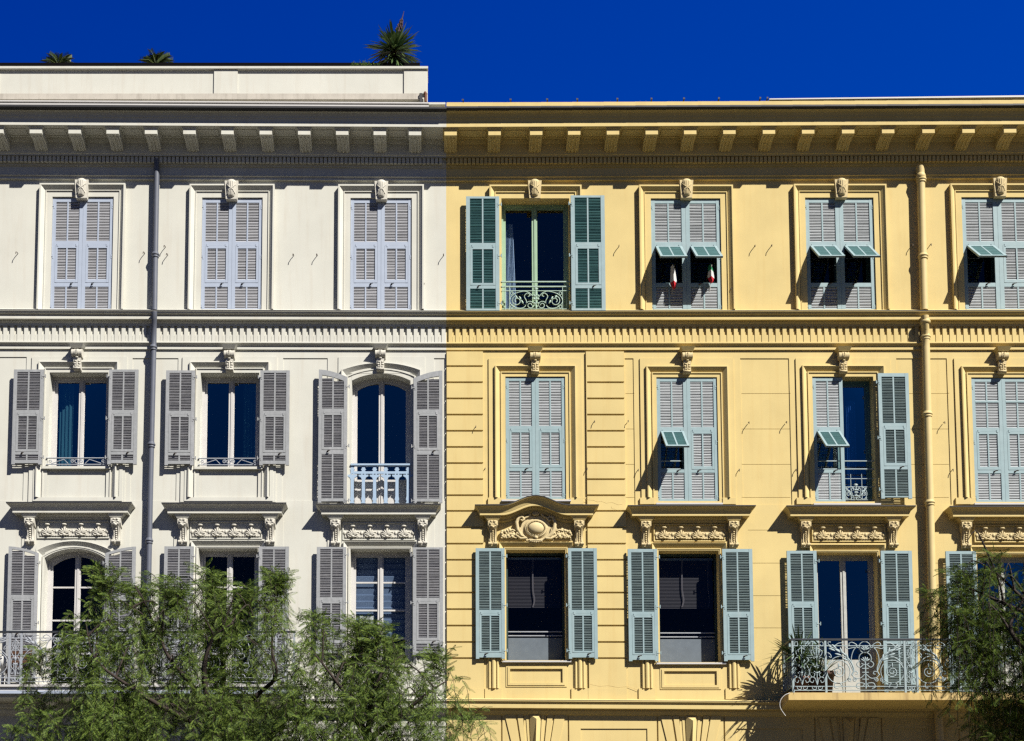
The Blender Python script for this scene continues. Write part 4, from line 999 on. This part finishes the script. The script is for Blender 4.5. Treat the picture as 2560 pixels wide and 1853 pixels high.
m.add([(xa + .002, -DB + .03, zs_ + .008), (xb, -DB + .03, zs_ + .008), (xb, 0, zs_ - .13), (xa + .02, 0, zs_ - .13), (xa + .02, 0, zs_ + .005), (xb, 0, zs_ + .005)], [(0, 1, 2, 3), (3, 4, 0), (2, 1, 5), (0, 1, 5, 4)])
m.build('balcony_soffit', YELLOW, fr)
railing_run(fr, [1982, 2064, 2262, 2292, 2470, 2502, 2690], [2, 0, 1, 0, 1, 0], 1599, 1730, DB - .05, IRON, X(1982, 1660, DB - .05))
m = MB(); m.tube(cat_rom([P(1975, 1733, DB + .01), P(1962, 1738, DB + .03), P(1951, 1752, DB + .03), P(1951, 1770, DB + .03), P(1964, 1790, DB + .04)]), .007, 5); m.build('loose_cable', WPLAS, fr)
DW = .95; zt = Z(1711, DW); m = MB(); xa, xb = XL + .8, X(748, 1716, DW)
m.box(xa, xb, .0, DW, zt - .05, zt); m.box(xa, xb - .05, .0, DW - .05, zt - .13, zt - .051)
fw_ = m.build('balcony', FRW, WB)
m = MB(); m.box(xa, xb - .02, .0, DW - .02, zt - .195, zt - .131); m.build('balcony_edge', BLUEW, fw_)
m = MB(); m.box(xa, xb - .3, .0, DW - .15, zt - .26, zt - .196)
for q in (-120, 130, 420, 690):
    c = X(q, 1740, .4); m.side([(.0, zt - .261), (.75, zt - .261), (.72, zt - .33), (.4, zt - .40), (.2, zt - .6), (.0, zt - .75)], c - .1, c + .1)
m.build('balcony_soffit', WHITE, fw_)
railing_run(fw_, [-215, -185, 24, 53, 236, 266, 460, 490, 690, 735], [1, 0, 1, 0, 1, 0, 1, 0, 1], 1580, 1708, DW - .06, IRONW)

# ------------------------------------------------------------------ loose things about the facade
def tang(name, mb, m_, label, cat, group=None): return tag(mb.build(name, m_), label, cat, group)
# curtain behind the open top window
o = Y1[0]; m = MB(); x0, x1 = X(1262, 640, -.36), X(1291, 640, -.36); zt, zb = Z(558, -.36), Z(775, -.36); n = 24; rows = 8
for i in range(n):
    for j in range(rows):
        f = lambda i_, j_: (x0 + (x1 - x0) * (i_ / n) * (.72 + .28 * j_ / rows), .42 + .022 * math.sin(i_ * 1.9 + .4 * math.sin(j_)), zt + (zb - zt) * j_ / rows)
        m.add([f(i, j), f(i + 1, j), f(i + 1, j + 1), f(i, j + 1)], [(0, 1, 2, 3)], True)
tang('curtain', m, CURT, 'pale blue curtain drawn aside behind the open green top window', 'curtain')
# curtain of the half-open teal window
o = Y2[2]; m = MB(); x0, x1 = X(2118, 1050, -.36), X(2140, 1050, -.36); zt, zb = Z(1000, -.36), Z(1240, -.36)
for i in range(14):
    f = lambda i_, z: (x0 + (x1 - x0) * i_ / 14, .42 + .02 * math.sin(i_ * 1.7), z)
    m.add([f(i, zt), f(i + 1, zt), f(i + 1, zb), f(i, zb)], [(0, 1, 2, 3)], True)
tang('curtain', m, mat('blue_curtain_cloth', (.03, .12, .40), .9), 'deep blue curtain behind the half open teal window', 'curtain')
for o, a, e, lab in ((W2[0], .02, .30, 'dim teal curtain behind the middle row window before the grey downpipe'), (W2[1], .72, .97, 'dim teal curtain behind the middle window between the downpipe and the arched window')):
    m = MB(); x0, x1 = o.x0 + .1 + (o.x1 - o.x0 - .2) * a, o.x0 + .1 + (o.x1 - o.x0 - .2) * e
    for i in range(14):
        f = lambda i_, z: (x0 + (x1 - x0) * i_ / 14, .46 + .02 * math.sin(i_ * 1.7), z)
        m.add([f(i, o.zt), f(i + 1, o.zt), f(i + 1, o.zb), f(i, o.zb)], [(0, 1, 2, 3)], True)
    tang('curtain', m, mat('teal_curtain_cloth', (.05, .16, .20), .9), lab, 'curtain')
# flags poking from the propped shutter
def flag(pxc, pyt, pyb, cols, label):
    t = thing('flag', P(pxc, pyb + 16, .12), label, 'flag')
    m = MB(); m.tube([P(pxc + 2, pyt, .12), P(pxc - 5, 760, -.1)], .009, 5); m.build('flagpole', FRW, t)
    zt, zb = Z(pyt, .15), Z(pyb, .15); n = len(cols); cx = X(pxc, 690, .15)
    for k, c in enumerate(cols):
        m = MB()
        for s_, (u0, u1) in enumerate(((-.07, .0), (.0, .09))):
            for j in range(4):
                a, b_ = k / n + j / (4 * n), k / n + (j + 1) / (4 * n)
                w = lambda q: min(1, .5 + .75 * q) * (1 if q < .62 else (1 - q) / .38 * (1 + .3 * (q > .8)) + .03)
                f = lambda u, q: (cx + u * w(q) + .03 * (q - .4), -.15 - .05 * math.cos(u * 40) - .02 * math.sin(q * 7), zt + (zb - zt) * q - .05 * abs(u) * 4)
                m.add([f(u0, a), f(u1, a), f(u1, b_), f(u0, b_)], [(0, 1, 2, 3)])
        m.build('flag_stripe', c, t)
flag(1683, 664, 722, (FWHITE, FWHITE, RED), 'small folded flag with white and red fields hanging under the left propped flap')
flag(1777, 662, 706, (FGREEN, FWHITE, RED), 'small green, white and red flag hanging under the right propped flap')
# blinds and paper
o = W3[2]; m = MB(); nb = 13; z1, z0 = o.zt - .1, Z(1596, -.3)
for i in range(nb):
    a, c = z1 + (z0 - z1) * i / nb, z1 + (z0 - z1) * (i + 1) / nb
    m.add([(o.x0 + .08, .37, a), (o.x1 - .08, .37, a), (o.x1 - .08, .405, c + .02), (o.x0 + .08, .405, c + .02)], [(0, 1, 2, 3)])
    m.add([(o.x0 + .08, .405, c + .02), (o.x1 - .08, .405, c + .02), (o.x1 - .08, .37, c), (o.x0 + .08, .37, c)], [(0, 1, 2, 3)])
tang('window_blind', m, BLIND, 'blue grey pleated blind lowered behind the window with a white sheet', 'blind')
c = P(917, 1550, -.34); m = MB()
m.add([(c.x - .155, .335, c.z + .085), (c.x + .0, .345, c.z + .07), (c.x + .155, .335, c.z + .09), (c.x + .14, .34, c.z - .10), (c.x + .08, .343, c.z - .08), (c.x - .04, .34, c.z - .095), (c.x - .155, .335, c.z - .08)], [(0, 1, 5, 6), (1, 2, 3, 4, 5)])
m.v += [(v[0], v[1] + .003, v[2]) for v in m.v]; m.f += [[i + 7 for i in f] for f in m.f]; m.sm += [False] * 2
tang('paper_sheet', m, PAPER, 'crumpled white sheet fixed behind the window pane', 'paper')
for k, lab in ((0, 'dark slatted blind with white cord in the window under the curved hood'), (1, 'dark slatted blind with white cords in the window beside the quoins')):
    o = Y3[k]; t = thing('window_blind', (o.cx, .34, Z(1520)), lab, 'blind')
    m = MB(); z1, z0 = o.zt - .12, Z(1518 + 2 * k, -.34); nb = 34
    for i in range(nb):
        z = z1 + (z0 - z1) * i / nb; m.quad((o.x0 + .07, .405, z), (o.x1 - .07, .405, z), (o.x1 - .07, .385, z - .036), (o.x0 + .07, .385, z - .036))
    m.build('slats', BLINDD, t)
    m = MB(); m.box(o.x0 + .06, o.x1 - .06, -.42, -.37, z1, z1 + .05); m.build('head_rail', BLIND, t)
    for q in ((1331, 1333) if k == 0 else (1706, 1704, 1770)):
        m = MB(); m.tube(cat_rom([P(q, 1400, -.35), P(q, 1470, -.35), P(q + 4, 1500, -.35), P(q, 1518, -.35)]), .007, 4); m.build('cord', mat('cord', (.20, .18, .20), .8), t)

# ------------------------------------------------------------------ plants
def blade(m, base, dirv, length, w, droop, n=6):
    base, dirv = Vector(base), Vector(dirv).normalized(); side = dirv.cross(Vector((0, 0, 1)))
    side = side.normalized() if side.length > .05 else Vector((1, 0, 0))
    pts = []
    for i in range(n + 1):
        t = i / n; pts.append(base + dirv * length * t + Vector((0, 0, -droop * length * t * t)))
    vs = []; up = side.cross(dirv)
    for i, p in enumerate(pts):
        t = i / n; ww = w * (.55 + .9 * t) * (1 - t) ** .55 if t < 1 else 0
        vs += [p - side * ww - up * ww * .3, p, p + side * ww - up * ww * .3]
    m.add(vs, [f for i in range(n) for f in ((i * 3, i * 3 + 1, i * 3 + 4, i * 3 + 3), (i * 3 + 1, i * 3 + 2, i * 3 + 5, i * 3 + 4))], True)
def rosette(m, c, n, lmin, lmax, w, emin, emax, dr, rnd):
    for i in range(n):
        a = rnd.uniform(0, 2 * math.pi); e = math.radians(rnd.uniform(emin, emax))
        blade(m, c, (math.cos(a) * math.cos(e), math.sin(a) * math.cos(e), math.sin(e)), rnd.uniform(lmin, lmax), w * rnd.uniform(.7, 1.2), rnd.uniform(*dr))
rd = random.Random(5)
yr = .18; zp = Z(165.5, .47)
base = P(985, 160, -yr); base.z -= .1
t = thing('yucca_plant', base, 'big spiky yucca with dry flower spike at the end of the roof terrace', 'plant')
m = MB(); m.tube([base, base + Vector((-.01, 0, .3)), base + Vector((.0, 0, .5))], [.07, .065, .05], 8); m.build('trunk', BARK, t)
m = MB(); ct = base + Vector((0, 0, .42)); rosette(m, ct, 230, .48, .78, .036, -25, 72, (.05, .4), rd); rosette(m, ct - Vector((0, 0, .12)), 60, .4, .7, .036, -55, -10, (.1, .4), rd)
for a in ((-.5, -.2, .8), (.35, -.2, .75), (-.15, -.3, 1)): blade(m, ct, a, .72, .03, .05)
m.build('leaves', YUCCA, t)
m = MB(); tip = P(1010, 28, -yr); m.tube([ct + Vector((.02, 0, .2)), ct.lerp(tip, .6), tip], [.03, .022, .005], 6)
for i in range(170):
    q = rd.random() ** .8; p_ = ct.lerp(tip, .25 + .55 * q) + Vector((rd.uniform(-.14, .12), rd.uniform(-.1, .1), 0)) * (1.0 - q * .8); m.ell(p_, .012, .012, .03, 5, 3)
m.build('flower_spike', SPIKE, t)
for pxc, pyt, wd, nf, lab in ((146, 128, 58, 17, 'small palm with stiff fronds over the roof parapet, farther from the yucca'), (390, 131, 54, 24, 'small dark palm with bushy fronds over the roof parapet, nearer to the yucca')):
    base = P(pxc, 163, -.3); t = thing('cycad_palm', base, lab, 'plant', 'palms on the roof terrace')
    m = MB(); m.tube([base - Vector((0, 0, .2)), base], [.1, .09], 8); m.build('trunk', BARK, t); m = MB()
    for i in range(nf):
        e = math.radians(18 + 144 * (i + .5) / nf + rd.uniform(-6, 6)); a = Vector((math.cos(e), rd.uniform(-.25, .25), math.sin(e) * .9)).normalized(); L_ = rd.uniform(.34, .46)
        side = a.cross(Vector((0, 1, 0))).normalized()
        for j in range(16):
            q = (j + 1) / 16; p_ = base + a * L_ * q - Vector((0, 0, .12 * q * q))
            for s_ in (-1, 1): blade(m, p_, a * .75 + side * s_ * .8, .11 * (1.1 - .5 * abs(q - .5)), .014, .1, 2)
        m.tube([base, base + a * L_ * .5, base + a * L_ - Vector((0, 0, .12))], .008, 4)
    m.build('fronds', CYCAD, t)
m = MB(); c0 = P(912, 166, .1)
for i in range(260):
    p_ = c0 + Vector((rd.uniform(-.32, .32), rd.uniform(-.1, .3), 0)); a = rd.uniform(0, 6.28)
    blade(m, p_, (math.cos(a) * .6, math.sin(a) * .6, 1), rd.uniform(.1, .24) * (1 - abs(p_.x - c0.x) * 1.4), .008, rd.uniform(.2, .7), 3)
tang('trailing_plant', m, GRASSM, 'low tuft of bright green trailing plant on the parapet beside the yucca', 'plant')
m = MB(); xa, xb = XL + .3, X(1050, 160, -.05); z0, z1 = Z(165.4, .47) + .003, Z(157.5, .05)
m.box(xa, xb, -.5, -.46, z0, z1); m.box(xa, xb, .02, .06, z0, z1); m.box(xa, xa + .04, -.46, .02, z0, z1); m.box(xb - .04, xb, -.46, .02, z0, z1); m.box(xa + .04, xb - .04, -.46, .02, z0, z1 - .06)
tang('planter_trough', m, mat('dark_planter', (.008, .007, .008), .95, spec=.02), 'long black planter trough lying along the top of the roof parapet', 'planter')
# plants and pots on the yellow balcony
zf = Z(1731.5, DB) + .002
def pot(px, d, r, h, m_, lab, name='plant_pot'):
    c = P(px, 1700, d); c.z = zf; m = MB(); m.lathe(c, [(0, .001), (r * .68, 0), (r * .95, h * .82), (r * 1.08, h * .83), (r * 1.1, h), (r * .95, h), (r * .9, h * .9), (0, h * .88)], 16); tang(name, m, m_, lab, 'plant pot', 'pots on the yellow balcony'); return c + Vector((0, 0, h * .88))
c = pot(2000, .62, .20, .38, TERRA, 'brown clay pot holding the spiky plant at the balcony end')
t = thing('spiky_plant', c, 'spiky sword leaved plant rising behind the end of the balcony railing', 'plant')
m = MB(); m.tube([c - Vector((0, 0, .02)), c + Vector((-.02, 0, .55))], [.05, .04], 7); m.build('stem', BARK, t)
m = MB(); rosette(m, c + Vector((-.02, 0, .55)), 55, .5, .85, .026, -15, 70, (.05, .35), rd); rosette(m, c + Vector((.0, -.1, .3)), 40, .4, .75, .026, -10, 60, (.1, .5), rd)
for i in range(22):
    a = rd.uniform(2.2, 4.4); blade(m, c + Vector((-.05, .05, .45)), (math.cos(a) * .7, math.sin(a) * .35, rd.uniform(-.3, .9)), rd.uniform(.6, .95), .026, rd.uniform(.1, .4))
m.build('leaves', YUCCA, t)
c = pot(2042, .62, .19, .34, mat('dark_clay', (.09, .05, .04), .8), 'dark clay pot behind the second lyre panel of the railing')
t = thing('leafy_plant', c, 'leafy spiky plant with reaching tips above the railing next to the door', 'plant')
m = MB(); rosette(m, c, 80, .5, 1.0, .022, 35, 88, (.05, .3), rd)
for i in range(40): blade(m, c + Vector((rd.uniform(-.25, .2), rd.uniform(-.1, .1), rd.uniform(.3, .9))), (rd.uniform(-1, 1), rd.uniform(-.7, .3), rd.uniform(-.4, .8)), rd.uniform(.15, .3), .03, .3, 4)
m.build('leaves', YUCCA, t)
pot(2062, .58, .21, .50, mat('pink_clay', (.15, .085, .06), .8, .3, 12, .3, 30), 'tall brown clay pot standing in front of the balcony door')
# white building balcony: white stand and brown folding chair
zf = Z(1711, DW) + .002
c = P(8, 1690, .6); c.z = zf; t = thing('flower_stand', c, 'white round bowl on a slim white stand at the balcony railing', 'stand')
m = MB(); m.lathe(c, [(.16, 0), (.16, .03), (.05, .05), (.04, .38), (.07, .40)], 12); m.build('stem', WPLAS, t)
m = MB(); m.lathe(c, [(.05, .40), (.12, .44), (.15, .52), (.15, .62), (.13, .66), (.11, .62), (.0, .60)], 14); m.build('bowl', WPLAS, t)
c = P(42, 1690, .5); c.z = zf; t = thing('folding_chair', c, 'brown wooden slatted folding chair on the white balcony', 'chair')
m = MB()
for i in range(5): m.box(c.x - .22, c.x + .22, .32 + i * .075, .38 + i * .075, c.z + .43, c.z + .45)
m.build('seat', WOODB, t); m = MB()
for i in range(3): m.box(c.x - .22, c.x + .22, .27, .29, c.z + .58 + i * .1, c.z + .645 + i * .1)
m.build('backrest', WOODB, t)
for s_ in (-1, 1):
    m = MB(); x = c.x + s_ * .235; m.tube([(x, -.72, c.z), (x, -.26, c.z + .88)], .016, 5); m.build('leg', WOODB, t)
    m = MB(); x = c.x + s_ * .20; m.tube([(x, -.24, c.z), (x, -.68, c.z + .44)], .016, 5); m.build('leg', WOODB, t)

# ------------------------------------------------------------------ pepper trees on the pavement
def np_mesh(name, V, F, m_, parent):
    me = bpy.data.meshes.new(name); n, k = F.shape
    o0 = np.array(parent.location) if parent else np.zeros(3)
    me.vertices.add(len(V)); me.vertices.foreach_set('co', (V - o0).astype(np.float32).ravel())
    me.loops.add(n * k); me.loops.foreach_set('vertex_index', F.astype(np.int32).ravel())
    me.polygons.add(n); me.polygons.foreach_set('loop_start', np.arange(0, n * k, k, dtype=np.int32))
    me.update(); me.validate(); me.materials.append(m_)
    o = bpy.data.objects.new(name, me); COL.objects.link(o); o.parent = parent; return o
def leaf_template(pairs=10):
    V, F = [], []
    def lf(b, a, L, w):
        d = np.array([math.cos(a), math.sin(a), 0]); s = np.array([-math.sin(a), math.cos(a), 0]); i = len(V); b = np.array(b)
        V.extend([b, b + d * L * .45 + s * w + [0, 0, -.01], b + d * L + [0, 0, -.045], b + d * L * .45 - s * w + [0, 0, .01]]); F.append([i, i + 1, i + 2, i + 3])
    for j in range(pairs):
        t = .12 + .84 * j / (pairs - 1); L = .30 * (1 - .45 * abs(t - .45) * 1.6); z = -.16 * t * t
        for s in (-1, 1): lf((t, 0, z), s * math.radians(58 - 16 * t), L, .023)
    lf((.97, 0, -.155), 0, .2, .02)
    i = len(V); V.extend([np.array((0, -.006, 0)), np.array((.55, -.006, -.05)), np.array((.55, .006, -.05)), np.array((0, .006, 0))]); F.append([i, i + 1, i + 2, i + 3])
    return np.array(V), np.array(F)
LT, LF = leaf_template()
def leaves(pos, dirs, size):
    """place one pinnate leaf per row"""
    n = len(pos); d = dirs / np.linalg.norm(dirs, axis=1, keepdims=True)
    rv = rng.normal(size=(n, 3)) * .55 + np.array([0.35, -.75, .6]); u = rv - d * (rv * d).sum(1, keepdims=True); u /= np.linalg.norm(u, axis=1, keepdims=True)
    s = np.cross(u, d); M = np.stack([d, s, u], axis=1) * size[:, None, None]
    V = np.einsum('vk,nkj->nvj', LT, M) + pos[:, None, :]
    F = LF[None] + (np.arange(n) * len(LT))[:, None, None]
    return V.reshape(-1, 3), F.reshape(-1, 4)
def inside(poly, p):
    c = False; n = len(poly)
    for i in range(n):
        a, b_ = poly[i], poly[i - 1]
        if (a[1] > p[1]) != (b_[1] > p[1]) and p[0] < (b_[0] - a[0]) * (p[1] - a[1]) / (b_[1] - a[1]) + a[0]: c = not c
    return c
def pepper_tree(name, outline, d0, dth, nsprig, mleaf, limbs, trunk, label, hang, up_top, seed, lsize=(.15, .24), extra=None, pkw=.22):
    r = random.Random(seed); foot = P(trunk[0], 1900, d0); foot.z = 0
    t = thing(name, foot, label, 'tree', 'pepper trees in front of the buildings')
    m = MB(); fork = P(trunk[1], trunk[2], d0)
    m.tube(cat_rom([foot - Vector((0, 0, .05)), foot.lerp(fork, .5) + Vector((.15, .1, 0)), fork], 6), [.24 - .09 * i / 12 for i in range(13)], 9)
    m.build('trunk', BARK, t)
    for lb in limbs:
        m = MB(); pts = cat_rom([fork] + [P(x, y, d0 + e) for x, y, e in lb], 5); n = len(pts)
        m.tube(pts, [.05 * (1 - i / n) ** 1.1 + .006 for i in range(n)], 6)
        for i in range(3, n - 1, 3):                   # twigs
            p_ = pts[i]; q = p_ + Vector((r.uniform(-.5, .5), r.uniform(-.4, .4), r.uniform(.1, .6)))
            m.tube(cat_rom([p_, p_.lerp(q, .5) + Vector((0, 0, .05)), q, q + Vector((r.uniform(-.2, .2), 0, -.2))], 3), [.022, .02, .018, .016, .014, .012, .01, .009, .008, .006], 4)
        m.build('branch', BARK, t)
    xs = [p[0] for p in outline]; ys = [p[1] for p in outline]; pos, dr, sz = [], [], []; tw = MB(); k = 0
    cl = []; pk = [(a[0], a[1] + 8, r.uniform(-.5, .5)) for i_, a in enumerate(outline) if a[1] < 1760 and a[1] < outline[i_ - 1][1] and a[1] <= outline[(i_ + 1) % len(outline)][1]]
    cl += extra or []
    while len(cl) < nsprig // (9 if not extra else 14):
        q = (r.uniform(min(xs), max(xs)), r.uniform(min(ys), max(ys)))
        if inside(outline, q): cl.append((q[0], q[1], r.random() + r.random() - 1))
    while k < nsprig:
        q = r.choice(cl)
        if r.random() < .3: x, y = r.uniform(min(xs), max(xs)), r.uniform(min(ys), max(ys))
        elif r.random() < pkw: q = r.choice(pk); x, y = r.gauss(q[0], 15), q[1] + abs(r.gauss(0, 30))
        else: x, y = r.gauss(q[0], 30), r.gauss(q[1], 34)
        if not inside(outline, (x, y)): continue
        edge = not inside(outline, (x, y - 45)); k += 1
        dd = d0 + dth * (q[2] + r.gauss(0, .12)) * (.6 if edge else 1)
        p0 = P(x, y, dd)
        L = r.uniform(*hang); ang = r.uniform(0, 2 * math.pi); out = Vector((math.cos(ang), math.sin(ang), 0))
        if edge and r.random() < up_top: pts = [p0 + Vector((0, 0, -.25)), p0 + Vector((out.x * .05, out.y * .05, .0)), p0 + Vector((out.x * .12, out.y * .12, .16)), p0 + Vector((out.x * .22, out.y * .2, .20))]
        else: pts = [p0, p0 + out * .14 + Vector((0, 0, .06)), p0 + out * .26 + Vector((0, 0, -.12)), p0 + out * .30 + Vector((0, 0, -.12 - L * .5)), p0 + out * .32 + Vector((0, 0, -.12 - L))]
        c = cat_rom(pts, 5); tw.tube(c[::2], .005, 3, False)
        nl = max(8, int(len(c) * .85)); az = r.uniform(0, 6.28)
        for i in range(nl):
            q = c[min(len(c) - 1, int(i * len(c) / nl) + 1)]; tg = (c[min(len(c) - 1, int(i * len(c) / nl) + 2)] - c[max(0, int(i * len(c) / nl))])
            tg = tg.normalized() if tg.length > 1e-5 else Vector((0, 0, -1)); az += 2.4
            v = Vector((math.cos(az), math.sin(az), 0)) * .85 + tg * .6 + Vector((0, 0, r.uniform(-.35, .15)))
            pos.append(q); dr.append(v); sz.append(r.uniform(*lsize))
    V, F = leaves(np.array([tuple(p) for p in pos]), np.array([tuple(v) for v in dr]), np.array(sz))
    np_mesh('crown', V, F, mleaf, t)
    tw.build('twigs', BARK, t, False)
OUT_A = [(215, 1500), (238, 1462), (262, 1438), (292, 1462), (318, 1500), (345, 1478), (372, 1500), (395, 1446), (420, 1480), (440, 1470), (470, 1510), (505, 1480), (530, 1430), (560, 1500), (590, 1520), (622, 1470), (640, 1500), (690, 1440), (718, 1470), (735, 1500), (757, 1540), (770, 1600), (790, 1700), (790, 1990), (30, 1990), (-20, 1850), (40, 1800), (95, 1770), (140, 1720), (90, 1660), (92, 1640), (125, 1640), (160, 1600), (190, 1570), (175, 1530)]
OUT_B = [(770, 1580), (785, 1545), (808, 1552), (835, 1600), (868, 1570), (896, 1560), (930, 1590), (952, 1580), (985, 1612), (1015, 1660), (1045, 1690), (1060, 1645), (1098, 1640), (1120, 1660), (1145, 1690), (1158, 1720), (1185, 1740), (1165, 1775), (1205, 1810), (1200, 1990), (700, 1990), (740, 1720)]
pepper_tree('pepper_tree', OUT_A, 6.0, 1.7, 900, PEPPER, [[(500, 1740, .2), (420, 1640, .5), (385, 1560, .4), (300, 1500, .3)], [(510, 1700, .6), (525, 1610, .8), (555, 1575, .9), (590, 1555, .9)], [(640, 1740, -.2), (690, 1690, .2), (680, 1620, .3), (690, 1520, .2)], [(430, 1780, .4), (330, 1720, .8), (240, 1650, .9), (215, 1560, .8)], [(560, 1690, -.6), (540, 1560, -.5), (530, 1480, -.3)]], (560, 540, 1830),
            'wide feathery green pepper tree in front of the white balcony', (.25, .6), .6, 21)
pepper_tree('pepper_tree', OUT_B, 6.3, 1.5, 430, PEPPER, [[(880, 1760, .4), (830, 1690, .5), (775, 1620, .6)], [(930, 1740, .5), (950, 1690, .7), (970, 1640, .6)], [(1000, 1790, .2), (1060, 1740, .4), (1120, 1700, .3)], [(860, 1740, -.5), (880, 1650, -.4), (895, 1590, -.3)]], (930, 920, 1850),
            'lower feathery pepper tree at the joint of the white and yellow buildings', (.25, .55), .6, 33)
OUT_C = [(2475, 1385), (2495, 1400), (2520, 1440), (2560, 1440), (2620, 1330), (2760, 1270), (3000, 1300), (3200, 1500), (3250, 1990), (2440, 1990), (2430, 1800), (2455, 1700), (2410, 1640), (2380, 1640), (2330, 1560), (2300, 1510), (2350, 1500), (2375, 1440), (2420, 1430), (2450, 1450), (2462, 1400)]
pepper_tree('pepper_tree', OUT_C, 6.6, 2.4, 950, PEPPERD, [[(2650, 1600, .3), (2560, 1500, .4), (2510, 1450, .3), (2475, 1410, .2)], [(2600, 1560, .6), (2490, 1500, .6), (2420, 1470, .5)], [(2560, 1600, -.3), (2460, 1560, -.2), (2390, 1545, -.2)], [(2800, 1500, .2), (2850, 1400, .3)], [(2540, 1600, .9), (2545, 1520, .8), (2600, 1460, .6)]], (2760, 2720, 1720),
            'dark weeping pepper tree hanging over the yellow balcony', (.45, 1.25), .3, 44, pkw=.05, extra=[(2325, 1515, .2), (2352, 1545, .1), (2395, 1505, .0), (2430, 1440, .1), (2480, 1400, .2), (2410, 1600, 0), (2440, 1660, .1), (2400, 1560, .2), (2500, 1560, 0)])
